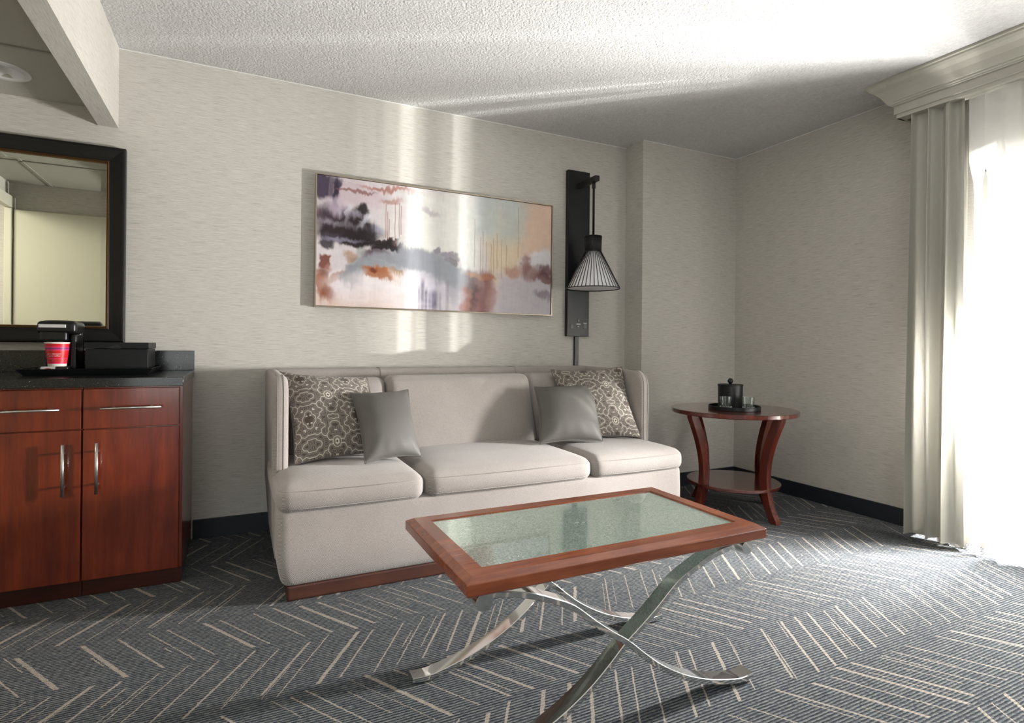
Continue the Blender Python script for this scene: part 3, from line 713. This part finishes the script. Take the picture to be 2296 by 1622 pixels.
THICK = [[(0, .10), (.055, .085), (.085, .03), (.085, 0)], [(.085, .04), (.15, .04), (.19, .10), (.19, .15), (.14, .20), (.15, .26), (.10, .30), (.10, .36), (.05, .40), (0, .40)],
         [(.19, .12), (.26, .14), (.30, .20), (.28, .27), (.20, .31), (.20, .36), (.27, .40), (.27, .46), (.33, .5)], [(.30, .20), (.37, .17), (.43, .20), (.5, .20)],
         [(.30, 0), (.33, .05), (.40, .07), (.42, .11), (.5, .11)], [(0, .44), (.04, .46), (.10, .46), (.12, .5)], [(.36, .5), (.37, .44), (.42, .40), (.44, .34), (.5, .31)]]
BLOB = [[(0, .05), (.015, .03), (.03, .03), (.03, .01)], [(.45, .42), (.47, .42)], [(.0, .22), (.02, .22)], [(.36, .31), (.39, .31), (.39, .28)]]
HOOK = [[(.05, .17), (.09, .17), (.09, .22), (.05, .22), (.05, .26)], [(.23, .20), (.25, .23), (.22, .26)], [(.35, .23), (.40, .24), (.40, .29), (.34, .34), (.34, .38), (.30, .38)],
        [(.15, .36), (.15, .42), (.20, .44)], [(.46, .03), (.46, .06)], [(.20, .02), (.25, .02), (.25, .07), (.21, .07)], [(.44, .26), (.47, .26), (.47, .23)]]
def tribal(ou, ov, k=2.05):
    def f(U, V):
        x = (U*k+ou); y = (V*k*.98+ov)
        x = np.abs((x % 1.)-.5); y = np.abs((y % 1.)-.5); x, y = .5-x, .5-y
        d1 = np.full(x.shape, 9.)
        for pl in THICK: d1 = np.minimum(d1, pld(x, y, pl))
        d2 = np.full(x.shape, 9.)
        for pl in HOOK: d2 = np.minimum(d2, pld(x, y, pl))
        d3 = np.full(x.shape, 9.)
        for pl in BLOB: d3 = np.minimum(d3, pld(x, y, pl))
        ss = lambda d, w: np.clip(1.5-d/w, 0, 1)
        thick = ss(d1, .0065)
        dm = np.minimum(d1, d2*1.0)
        thin = np.maximum.reduce([ss(np.abs(dm-q), .0028)*s_ for q, s_ in ((.020, .9), (.031, .7), (.043, .55))])
        thin = np.maximum(thin, ss(d2, .0030)*.8); blob = ss(d3, .011)
        a = np.maximum.reduce([thick, blob]); br = np.array([.088, .066, .057]); gr = np.array([.34, .32, .28]); cr = np.array([.66, .62, .53])
        col = br[None, None]*(1-thin)[..., None]+gr[None, None]*thin[..., None]
        return col*(1-a)[..., None]+cr[None, None]*a[..., None]
    return f
M['tribal'] = vcol('tribal_line_print', .85, 500, .3, .1)
pillow('patterned_pillow', [(-3.222, -.335, .868), (-2.800, -.335, .832), (-2.735, -.655, .492), (-3.182, -.70, .480)], .085, 'tribal',
       'large brown and cream geometric-print pillow at the left end of the sofa', n=250, colfn=tribal(.15, .22), group='patterned pillows on the sofa', warp=.006)
pillow('patterned_pillow', [(-1.690, -.325, .860), (-1.330, -.555, .884), (-1.335, -.745, .488), (-1.720, -.600, .476)], .080, 'tribal',
       'large brown and cream geometric-print pillow in the right corner of the sofa', n=250, colfn=tribal(.62, .36), group='patterned pillows on the sofa', warp=.008)
pillow('leather_pillow', [(-2.920, -.545, .772), (-2.628, -.500, .778), (-2.640, -.790, .492), (-2.905, -.820, .486)], .075, 'leather',
       'small plain grey leather-look pillow in front of the left patterned pillow', n=80, group='plain grey pillows on the sofa', warp=.004)
pillow('leather_pillow', [(-1.888, -.480, .772), (-1.485, -.495, .785), (-1.612, -.765, .489), (-1.965, -.690, .484)], .080, 'leather',
       'small plain grey leather-look pillow in front of the right patterned pillow', n=80, group='plain grey pillows on the sofa', warp=.006)

# ------------------------------------------------------------------ painting
def fbm(x, y, seed=0, oct=4):
    rng = np.random.RandomState(seed); tot = np.zeros_like(x); amp = 1.; s_ = 0.
    for o in range(oct):
        g = rng.rand(64, 64); fx, fy = x*2**o, y*2**o; ix, iy = np.floor(fx).astype(int), np.floor(fy).astype(int); tx, ty = fx-ix, fy-iy
        tx, ty = tx*tx*(3-2*tx), ty*ty*(3-2*ty)
        G = lambda a, b: g[a % 64, b % 64]
        tot += amp*((G(ix, iy)*(1-tx)+G(ix+1, iy)*tx)*(1-ty)+(G(ix, iy+1)*(1-tx)+G(ix+1, iy+1)*tx)*ty); s_ += amp; amp *= .5
    return tot/s_
def lin_(c): return np.array([(v/255/12.92 if v/255 <= .04045 else ((v/255+.055)/1.055)**2.4) for v in c])
def paint(U, V):
    zl, zr = 3.13, 3.79; t = U*zr/((1-U)*zl+U*zr)
    wx = (fbm(U*9, V*5, 1)-.5)*.07+(fbm(U*40, V*22, 2)-.5)*.02; wy = (fbm(U*9, V*5, 3)-.5)*.12+(fbm(U*60, V*16, 4)-.5)*.04+(fbm(U*170, V*2.5, 14, 3)-.5)*.028
    X = t+wx; Y = V+wy
    C = np.zeros(U.shape+(3,)); C[:] = lin_((222, 214, 216))
    def blob(cx, cy, rx, ry, col, a=1., soft=.5, ang=0, box=False, streak=0):
        nonlocal C
        c_, s_ = math.cos(ang), math.sin(ang); dx, dy = (X-cx), (Y-cy); p_, q_ = (dx*c_+dy*s_)/rx, (-dx*s_+dy*c_)/ry
        d = np.maximum(np.abs(p_), np.abs(q_)) if box else np.hypot(p_, q_)
        m = np.clip((1+soft-d)/(2*soft), 0, 1); m = m*m*(3-2*m)*a
        if streak: m = m*np.clip(.35+1.3*fbm(U*streak, V*2.5, int(cx*1000)), 0, 1)
        C = C*(1-m)[..., None]+lin_(col)*m[..., None]
    # broad grounds
    blob(.55, .35, .22, .34, (232, 230, 224), .9, .4); blob(.93, .2, .09, .30, (228, 200, 178), .9, .35, 0, True); blob(.80, .45, .07, .35, (226, 208, 176), .8, .4, 0, True)
    blob(.78, .15, .10, .22, (200, 208, 206), .8, .4, 0, True, 40); blob(.25, .88, .24, .16, (236, 226, 228), .95, .4); blob(.14, .97, .20, .06, (228, 200, 184), .8, .6); blob(.90, .84, .12, .18, (198, 190, 196), .95, .35, 0, True)
    blob(.45, .82, .10, .16, (205, 200, 212), .8, .4, 0, True, 50); blob(.15, .10, .13, .10, (214, 196, 202), .9, .4)
    # dark cluster upper left
    blob(.03, .09, .055, .10, (74, 60, 84), .95, .25, 0, True, 60); blob(.075, .14, .012, .12, (60, 50, 72), .9, .4, 0, True)
    blob(.11, .33, .12, .10, (66, 46, 52), .95, .3); blob(.05, .42, .06, .07, (44, 30, 34), .95, .3); blob(.17, .34, .05, .13, (46, 32, 36), .95, .25); blob(.19, .23, .022, .06, (44, 30, 34), .95, .3)
    blob(.17, .46, .08, .055, (34, 22, 24), .97, .25); blob(.29, .49, .045, .05, (52, 34, 34), .95, .2, 0, True); blob(.31, .49, .02, .035, (28, 18, 20), .95, .25)
    blob(.07, .45, .055, .035, (132, 130, 150), .8, .4); blob(.03, .51, .04, .04, (58, 48, 60), .9, .3); blob(.12, .26, .07, .035, (196, 188, 202), .75, .4, 0, False, 70)
    blob(.25, .36, .03, .05, (188, 188, 208), .85, .4); blob(.27, .58, .065, .045, (92, 72, 84), .9, .3); blob(.25, .62, .09, .025, (120, 98, 108), .8, .4)
    # grey sweep
    blob(.42, .58, .10, .075, (158, 160, 168), .95, .25, .10); blob(.53, .66, .085, .06, (160, 162, 170), .95, .3, .35); blob(.60, .78, .035, .16, (176, 174, 180), .85, .4)
    blob(.24, .68, .10, .035, (160, 166, 168), .9, .3); blob(.155, .74, .028, .11, (158, 162, 166), .9, .35); blob(.20, .60, .03, .09, (176, 178, 176), .8, .4)
    # rust patches
    blob(.03, .66, .032, .065, (138, 84, 70), .95, .2, 0, True); blob(.02, .85, .04, .12, (170, 112, 80), .95, .25); blob(.03, .76, .03, .04, (150, 110, 100), .8, .4); blob(.10, .80, .028, .07, (172, 122, 92), .9, .35, .6)
    blob(.29, .755, .06, .055, (186, 130, 84), .95, .25, 0, True); blob(.27, .74, .03, .03, (140, 72, 44), .9, .4); blob(.345, .70, .018, .045, (176, 144, 104), .8, .3)
    blob(.06, .57, .03, .03, (226, 218, 220), .8, .4); blob(.145, .60, .03, .04, (178, 140, 112), .7, .4)
    blob(.68, .86, .068, .20, (146, 106, 104), .95, .22, 0, True); blob(.655, .82, .020, .17, (84, 62, 64), .8, .6); blob(.70, .70, .07, .03, (180, 130, 104), .9, .35); blob(.635, .90, .02, .14, (170, 130, 120), .7, .5)
    blob(.75, .88, .03, .14, (176, 142, 138), .8, .5); blob(.92, .62, .05, .07, (160, 122, 116), .8, .4); blob(.98, .66, .05, .03, (142, 104, 104), .85, .35); blob(.98, .80, .04, .04, (134, 120, 128), .7, .5); blob(.84, .64, .03, .05, (188, 146, 132), .8, .5)
    blob(.965, .50, .040, .10, (232, 228, 232), .9, .3, .3); blob(.91, .36, .025, .05, (232, 206, 182), .6, .4)
    blob(.51, .50, .018, .035, (150, 142, 150), .9, .25); blob(.555, .55, .030, .028, (160, 146, 156), .9, .3); blob(.56, .59, .015, .03, (108, 76, 78), .85, .3)
    blob(.30, .04, .12, .018, (176, 112, 92), .75, .5, .12); blob(.15, .085, .08, .016, (150, 108, 104), .8, .4, -.12); blob(.32, .13, .05, .028, (190, 150, 140), .8, .4)
    blob(.49, .20, .04, .02, (176, 164, 176), .6, .6, .5)
    # connected dark mass, ridges and pale scumbles
    blob(.12, .40, .16, .10, (58, 40, 46), .75, .35); blob(.06, .30, .09, .08, (86, 68, 84), .7, .5, 0, False, 60); blob(.21, .42, .06, .10, (40, 26, 30), .9, .3)
    blob(.10, .345, .10, .025, (206, 198, 208), .55, .7, .1, False, 90); blob(.20, .30, .012, .07, (226, 222, 232), .8, .5, .3); blob(.13, .27, .010, .08, (222, 218, 228), .7, .5); blob(.08, .22, .035, .05, (206, 190, 204), .7, .5, 0, False, 70)
    blob(.33, .52, .045, .020, (36, 24, 26), .9, .3, 0, True); blob(.30, .60, .07, .035, (112, 92, 104), .8, .4); blob(.10, .47, .09, .018, (170, 166, 186), .6, .6, -.08)
    blob(.46, .56, .13, .06, (160, 161, 169), .8, .4, .15); blob(.56, .70, .06, .09, (163, 165, 173), .85, .4, .5); blob(.60, .86, .030, .14, (186, 182, 190), .6, .5)
    blob(.38, .28, .03, .20, (214, 208, 214), .5, .5, 0, True, 60); blob(.65, .35, .04, .35, (222, 226, 224), .5, .6, 0, True, 50); blob(.24, .86, .20, .12, (242, 234, 238), .7, .5)
    blob(.975, .60, .03, .05, (118, 78, 80), .8, .4); blob(.90, .56, .02, .10, (150, 112, 110), .7, .4, .1, False, 60); blob(.04, .93, .04, .05, (150, 90, 66), .7, .5); blob(.055, .72, .02, .05, (190, 150, 140), .6, .5)
    for q in range(14):
        th = math.pi*(1-q/13*.93); blob(.385+.225*math.cos(th), .80-.20*math.sin(th)+.02*q/13, .045, .060, (161, 163, 170), .75, .45)
    blob(.30, .82, .14, .10, (240, 232, 234), .85, .5); blob(.27, .93, .16, .06, (238, 224, 222), .7, .6); blob(.475, .88, .07, .10, (206, 202, 214), .6, .5, 0, True, 60)
    blob(.265, .735, .055, .045, (176, 112, 66), .9, .3, 0, True); blob(.25, .72, .022, .022, (120, 58, 36), .85, .4); blob(.31, .50, .05, .040, (40, 26, 28), .9, .25, 0, True)
    blob(.15, .36, .09, .09, (48, 34, 38), .6, .5, 0, False, 40)
    # dark drips bottom
    for cx, w, a in ((.455, .008, .6), (.47, .006, .7), (.485, .006, .5), (.505, .014, .8), (.53, .006, .4), (.44, .005, .4), (.56, .008, .4)):
        m = a*np.clip(1.4-np.abs(t-cx)/w, 0, 1)*np.clip((V-.78-.05*math.sin(cx*300))/.06, 0, 1)*np.clip(.3+fbm(U*30, V*20, 8), 0, 1)
        C = C*(1-m)[..., None]+lin_((84, 74, 104))*m[..., None]
    def drip(cx, v0, v1, col, a=.7, w=.0016):
        nonlocal C
        m = a*np.clip(1.4-np.abs(t-cx-.0006*np.sin(V*35+cx*90)-.002*(V-v0)*math.sin(cx*500))/w, 0, 1)*((V > v0) & (V < v1)); C = C*(1-m)[..., None]+lin_(col)*m[..., None]
    for cx, v0, v1 in ((.295, .16, .44), (.303, .22, .45), (.31, .28, .45), (.335, .14, .50), (.352, .14, .42), (.36, .16, .40)): drip(cx, v0, v1, (158, 96, 76))
    for cx, v0, v1 in ((.675, .2, .62), (.70, .35, .68), (.71, .3, .68), (.725, .38, .7), (.745, .4, .72), (.77, .3, .62), (.79, .35, .7), (.81, .4, .66), (.86, .05, .5), (.755, .35, .7)): drip(cx, v0, v1, (170, 124, 104), .5)
    for cx, v0, v1 in ((.33, .72, .8), (.34, .7, .82), (.35, .7, .8), (.36, .71, .81)): drip(cx, v0, v1, (232, 218, 200), .8)
    C = C**1.15*.86; C *= (1+.12*(fbm(U*120, V*14, 5)-.5)+.12*(fbm(U*30, V*40, 6)-.5))[..., None]
    return np.clip(C, 0, 1)
AX0, AX1, AZ0, AZ1 = -3.030, -1.520, 1.209, 1.950
pt = thing('framed_painting', ((AX0+AX1)/2, 0, (AZ0+AZ1)/2), 'wide abstract painting of white, rust and violet brushwork in a thin champagne frame', 'painting')
def painting():
    nx, nz_ = 620, 300; U, V = np.meshgrid(np.linspace(0, 1, nx+1), np.linspace(0, 1, nz_+1))
    e = .008; xs_ = AX0+e+(AX1-AX0-2*e)*U; zs_ = AZ1-e-(AZ1-AZ0-2*e)*V
    cx, cz_ = (AX0+AX1)/2, (AZ0+AZ1)/2
    vs = np.stack([xs_-cx, np.full_like(xs_, -.034), zs_-cz_], -1).reshape(-1, 3); m = nx+1
    J, I = np.meshgrid(np.arange(nz_), np.arange(nx), indexing='ij'); q = (J*m+I).ravel(); fs = np.stack([q, q+m, q+m+1, q+1], -1)
    me = bpy.data.meshes.new('canvas'); me.from_pydata(vs.tolist(), [], fs.tolist()); me.update()
    o = link('canvas', me, vcol('abstract_paint', .55, 260, .15), None); o.parent = pt; setcols(o, paint(U, V).reshape(-1, 3))
    fr2 = ring('frame', AX0-cx, AX1-cx, AZ0-cz_, AZ1-cz_, [(0, -.002), (0, -.044), (.0065, -.044), (.0065, -.030)], 'champagne', None); fr2.parent = pt
    bk = boxes('backing', [(AX0-cx+.004, AX1-cx-.004, -.030, -.002, AZ0-cz_+.004, AZ1-cz_-.004)], 'black', None); bk.parent = pt
painting()
pt.rotation_euler = (0, .004, 0)

# ------------------------------------------------------------------ wall lamp
lx, ly = -1.3085, -.209
lp = thing('wall_lamp', (lx, 0, 1.07), 'black wall lamp with a wire cone shade hanging from a tall black panel', 'wall lamp')
bp_ = boxes('backplate', [(-1.396, -1.221, -.034, -.0, 1.072, 2.207)], 'plate', lp, .002)
boxes('arm', [(lx-.016, lx+.016, -.252, -.034, 2.085, 2.120)], 'lamp', lp, .0015)
tube('stem', [(lx, ly, 2.086), (lx, ly, 2.045), (lx, ly, 2.044), (lx, ly, 1.72)], [.012, .012, .0075, .0075], 'lamp', lp, 14)
rods = bmesh.new()
def rod(bm, a, b, r, n=6):
    a, b = Vector(a), Vector(b); t = (b-a).normalized(); u = t.orthogonal().normalized(); w = t.cross(u); A = []; B = []
    for k in range(n):
        c_ = u*math.cos(2*math.pi*k/n)*r+w*math.sin(2*math.pi*k/n)*r; A.append(bm.verts.new(a+c_)); B.append(bm.verts.new(b+c_))
    for k in range(n): bm.faces.new((A[k], A[(k+1) % n], B[(k+1) % n], B[k]))
    bm.faces.new(A[::-1]); bm.faces.new(B)
NR = 40
for k in range(NR):
    a = 2*math.pi*(k+.5)/NR; ca, sa = math.cos(a), math.sin(a)
    p0 = (lx+.054*ca, ly+.054*sa, 1.728); p1 = (lx+.052*ca, ly+.052*sa, 1.628); p2 = (lx+.176*ca, ly+.176*sa, 1.386)
    rod(rods, p0, p1, .0024); rod(rods, p1, p2, .0024)
me = bpy.data.meshes.new('wire_cage'); rods.to_mesh(me); rods.free(); cage = link('wire_cage', me, 'lamp', lp, True)
for r_, z_ in ((.054, 1.728), (.052, 1.628), (.176, 1.385)):
    tube('ring', [(lx+r_*math.cos(2*math.pi*k/48), ly+r_*math.sin(2*math.pi*k/48), z_) for k in range(48)], .0030, 'lamp', cage, 8, True)
lathe('top_cap', [(0, 1.728), (.050, 1.728), (.050, 1.724), (0, 1.724)], (lx, ly, 0), 'lamp', lp, 32)
lathe('socket_sleeve', [(.040, 1.722), (.040, 1.63), (0, 1.63)], (lx, ly, 0), 'lamp', lp, 32)
lathe('shade', [(.048, 1.626), (.168, 1.390), (.166, 1.387), (.158, 1.387), (0, 1.389)], (lx, ly, 0), 'shade', lp, 48)
# sockets and switch on the panel
yp = -.034
def outlet(xc_, zc_):
    o = boxes('power_outlet', [(xc_-.013, xc_+.013, yp-.003, yp, zc_-.016, zc_+.016)], 'outlet', lp, .0012)
    boxes('slots', [(xc_-.007, xc_-.005, yp-.0036, yp-.002, zc_, zc_+.009), (xc_+.005, xc_+.007, yp-.0036, yp-.002, zc_, zc_+.009), (xc_-.0025, xc_+.0025, yp-.0036, yp-.002, zc_-.010, zc_-.005)], 'black', o)
    return o
outlet(-1.360, 1.140); outlet(-1.254, 1.142)
boxes('reset_mark', [(-1.268, -1.240, yp-.0035, yp-.001, 1.162, 1.165)], 'lightgrey', lp)
us = boxes('usb_port', [(-1.320, -1.296, yp-.003, yp, 1.128, 1.152)], 'black', lp, .001)
boxes('usb_label', [(-1.324, -1.292, yp-.0032, yp-.001, 1.154, 1.159)], 'lightgrey', us); boxes('usb_tongue', [(-1.313, -1.303, yp-.0036, yp-.002, 1.138, 1.141)], 'lightgrey', us)
sw = boxes('rocker_switch', [(-1.316, -1.298, yp-.004, yp, 1.170, 1.194)], 'black', lp, .0012)
boxes('switch_mark', [(-1.308, -1.305, yp-.0046, yp-.003, 1.176, 1.180), (-1.308, -1.305, yp-.0046, yp-.003, 1.185, 1.187)], 'lightgrey', sw)
boxes('cord_cover', [(-1.324, -1.293, -.018, 0, .30, 1.072)], 'plate', lp, .001)

# ------------------------------------------------------------------ coffee table
TX0, TX1, TY0, TY1, TZ = -2.942, -1.983, -2.128, -1.612, .472
ctb = thing('coffee_table', ((TX0+TX1)/2, (TY0+TY1)/2, 0), 'low coffee table with a red-brown wood frame, crackled green glass top and crossed chrome legs', 'coffee table')
top = ring('wood_frame', 0, 1, 0, 1, [(0, 0), (.1, 0)], 'table', ctb)
def frame_top(o):
    # (inset, z) loops, mitred
    L = [(.006, TZ-.036), (0, TZ-.030), (0, TZ-.004), (.020, TZ+.007), (.062, TZ+.007), (.0625, TZ+.002), (.0625, TZ-.03), (.006, TZ-.036)]
    vs = []; fs = []
    for (i_, z) in L[:-1]:
        for (x, y) in ((TX0+i_, TY0+i_), (TX1-i_, TY0+i_), (TX1-i_, TY1-i_), (TX0+i_, TY1-i_)): vs.append((x, y, z))
    n = len(L)-1
    for a in range(n):
        for k in range(4): b = (a+1) % n; fs.append((a*4+k, a*4+(k+1) % 4, b*4+(k+1) % 4, b*4+k))
    me = bpy.data.meshes.new('wood_frame'); me.from_pydata(vs, [], fs); me.update(); me.materials.append(M['table']); o.data = me; recalc(o)
    md = o.modifiers.new('bevel', 'BEVEL'); md.width = .0018; md.segments = 2; md.limit_method = 'ANGLE'
frame_top(top)
boxes('glass_panel', [(TX0+.0625, TX1-.0625, TY0+.0625, TY1-.0625, TZ-.010, TZ+.003)], 'crackle', ctb, .0008)
cx_, = ((TX0+TX1)/2,)
cx_ = -2.468
ctrl = [(-.425, .416), (-.39, .413), (-.34, .405), (-.29, .392), (-.235, .370), (-.173, .340), (-.105, .286), (-.05, .246), (0, .212), (.055, .165), (.105, .126), (.16, .092), (.22, .062), (.29, .036), (.36, .018), (.42, .0075), (.470, .0105)]
def catmull(P, k=5):
    out = []
    for i in range(len(P)-1):
        p0, p1, p2, p3 = P[max(0, i-1)], P[i], P[i+1], P[min(len(P)-1, i+2)]
        for j in range(k):
            t = j/k; out.append(tuple(.5*((2*p1[a])+(-p0[a]+p2[a])*t+(2*p0[a]-5*p1[a]+4*p2[a]-p3[a])*t*t+(-p0[a]+3*p1[a]-3*p2[a]+p3[a])*t**3) for a in (0, 1)))
    out.append(P[-1]); return out
cl = catmull(ctrl)
def strip(sgn, y0, y1, th=.0080):
    c = [(cx_+sgn*a, max(th+.0012, b+.0065)) for a, b in cl]; vs = []; n = len(c)
    e = .0012; prof_ = [(-1, y0+e), (-1, y1-e), (-.75, y1), (.75, y1), (1, y1-e), (1, y0+e), (.75, y0), (-.75, y0)]
    for i, (x, z) in enumerate(c):
        a = c[max(0, i-1)]; b = c[min(n-1, i+1)]; t = Vector((b[0]-a[0], b[1]-a[1])).normalized(); nv = Vector((-t.y, t.x))*(1 if sgn > 0 else -1)
        for (k, y) in prof_: vs.append((x+nv.x*th*k, y, z+nv.y*th*k))
    m = 8; fs = [tuple(range(m)), tuple((n-1)*m+i for i in range(m))]
    for i in range(n-1):
        for k in range(m): fs.append((i*m+k, i*m+(k+1) % m, (i+1)*m+(k+1) % m, (i+1)*m+k))
    o = recalc(mesh('leg', vs, fs, 'chrome', ctb, True)); split(o, 30); return o
for (y0, y1) in ((-2.098, -2.050), (-1.692, -1.644)):
    strip(1, y0, y1); strip(-1, y0+.0006, y1-.0006, .0079)
for xr in (cx_-.424, cx_+.424):
    tube('support_rod', [(xr, -2.112, .4155), (xr, -1.618, .4155)], .0215, 'chrome', ctb, 28)
for o in ctb.children:
    if o.name.startswith('support_rod'): split(o, 40)

# ------------------------------------------------------------------ side table, tray, ice bucket, glasses
sx, sy = -.645, -.775
st = thing('side_table', (sx, sy, 0), 'round mahogany side table with a lower shelf and curved legs in the corner', 'side table')
lathe('tabletop', [(0, .628), (.366, .628), (.370, .625), (.370, .606), (.366, .602), (0, .602)], (sx, sy, 0), 'side', st, 96)
lathe('shelf', [(0, .188), (.268, .188), (.271, .185), (.271, .171), (.268, .168), (0, .168)], (sx, sy, 0), 'side', st, 80)
def tleg(ang):
    pts = catmull([(.335, .602), (.312, .55), (.272, .45), (.245, .35), (.237, .26), (.243, .178), (.262, .10), (.288, .04), (.312, 0)], 4); n = len(pts); vs = []
    ca, sa = math.cos(ang), math.sin(ang)
    for i, (r, z) in enumerate(pts):
        a = pts[max(0, i-1)]; b = pts[min(n-1, i+1)]; t = Vector((b[0]-a[0], b[1]-a[1])).normalized(); nv = Vector((t.y, -t.x))
        w = .030 if z > .3 else .025+.005*max(0, z)/.3; hw = .019
        for (k, s_) in ((-1, -1), (-1, 1), (1, 1), (1, -1)):
            rr = r+nv.x*w*.85*k; zz = z+(nv.y*w*.85*k if 0 < i < n-1 else 0)
            vs.append((sx+rr*ca-s_*hw*sa, sy+rr*sa+s_*hw*ca, max(0, min(.602, zz))))
    fs = [(0, 1, 2, 3), tuple((n-1)*4+i for i in range(4))]
    for i in range(n-1):
        for k in range(4): fs.append((i*4+k, i*4+(k+1) % 4, (i+1)*4+(k+1) % 4, (i+1)*4+k))
    o = recalc(mesh('leg', vs, fs, 'side', st, True)); split(o, 40); return o
for a in (-90, 180, 90, 0): tleg(math.radians(a))
bc = (-.678, -.812, .628)
rt = lathe('round_tray', [(0, 0), (.148, 0), (.150, .002), (.150, .022), (.148, .024), (.145, .022), (.144, .006), (0, .006)], bc, 'blackmat', None, 72)
tag(rt, 'round black tray holding the ice bucket on the side table', 'tray')
ib = thing('ice_bucket', (bc[0]+.015, bc[1]+.045, bc[2]+.006), 'cylindrical black ice bucket with a ball-knob lid on the round tray', 'ice bucket')
ic = (bc[0]+.015, bc[1]+.045, bc[2]+.006)
lathe('bucket_body', [(0, 0), (.070, 0), (.072, .002), (.0725, .134), (0, .134)], ic, 'blackmat', ib, 64)
ld = lathe('lid', [(0, .134), (.0745, .134), (.0750, .136), (.0745, .142), (.070, .1445), (0, .146)], ic, 'blackmat', ib, 64)
lathe('knob', [(0, .144), (.006, .146)]+[(.0170*math.sin(t_), .164-.0170*math.cos(t_)) for t_ in np.linspace(.45, math.pi, 16)], ic, 'black', ld, 32, sharp=False)
def tumbler(x, y, label):
    t = thing('drinking_glass', (x, y, bc[2]+.006), label, 'glass', 'tumblers on the round tray')
    o = lathe('glass_body', [(0, .0005), (.031, .0005), (.0325, .003), (.0345, .075), (.0335, .0758), (.0325, .075), (.0300, .016), (.026, .0125), (0, .0115)], (x, y, bc[2]+.0062), 'glass', t, 48)
    # cut flutes around the heavy base
    bm = bmesh.new()
    for k in range(22):
        a = 2*math.pi*k/22; r = .0330
        rod(bm, (x+r*math.cos(a), y+r*math.sin(a), bc[2]+.009), (x+(r+.0006)*math.cos(a), y+(r+.0006)*math.sin(a), bc[2]+.024), .0016, 5)
    me = bpy.data.meshes.new('cut_flutes'); bm.to_mesh(me); bm.free(); link('cut_flutes', me, 'cutglass', t, True)
tumbler(bc[0]-.082, bc[1]-.010, 'clear tumbler left of the ice bucket on the round tray')
tumbler(bc[0]+.020, bc[1]-.088, 'clear tumbler right of the ice bucket on the round tray')
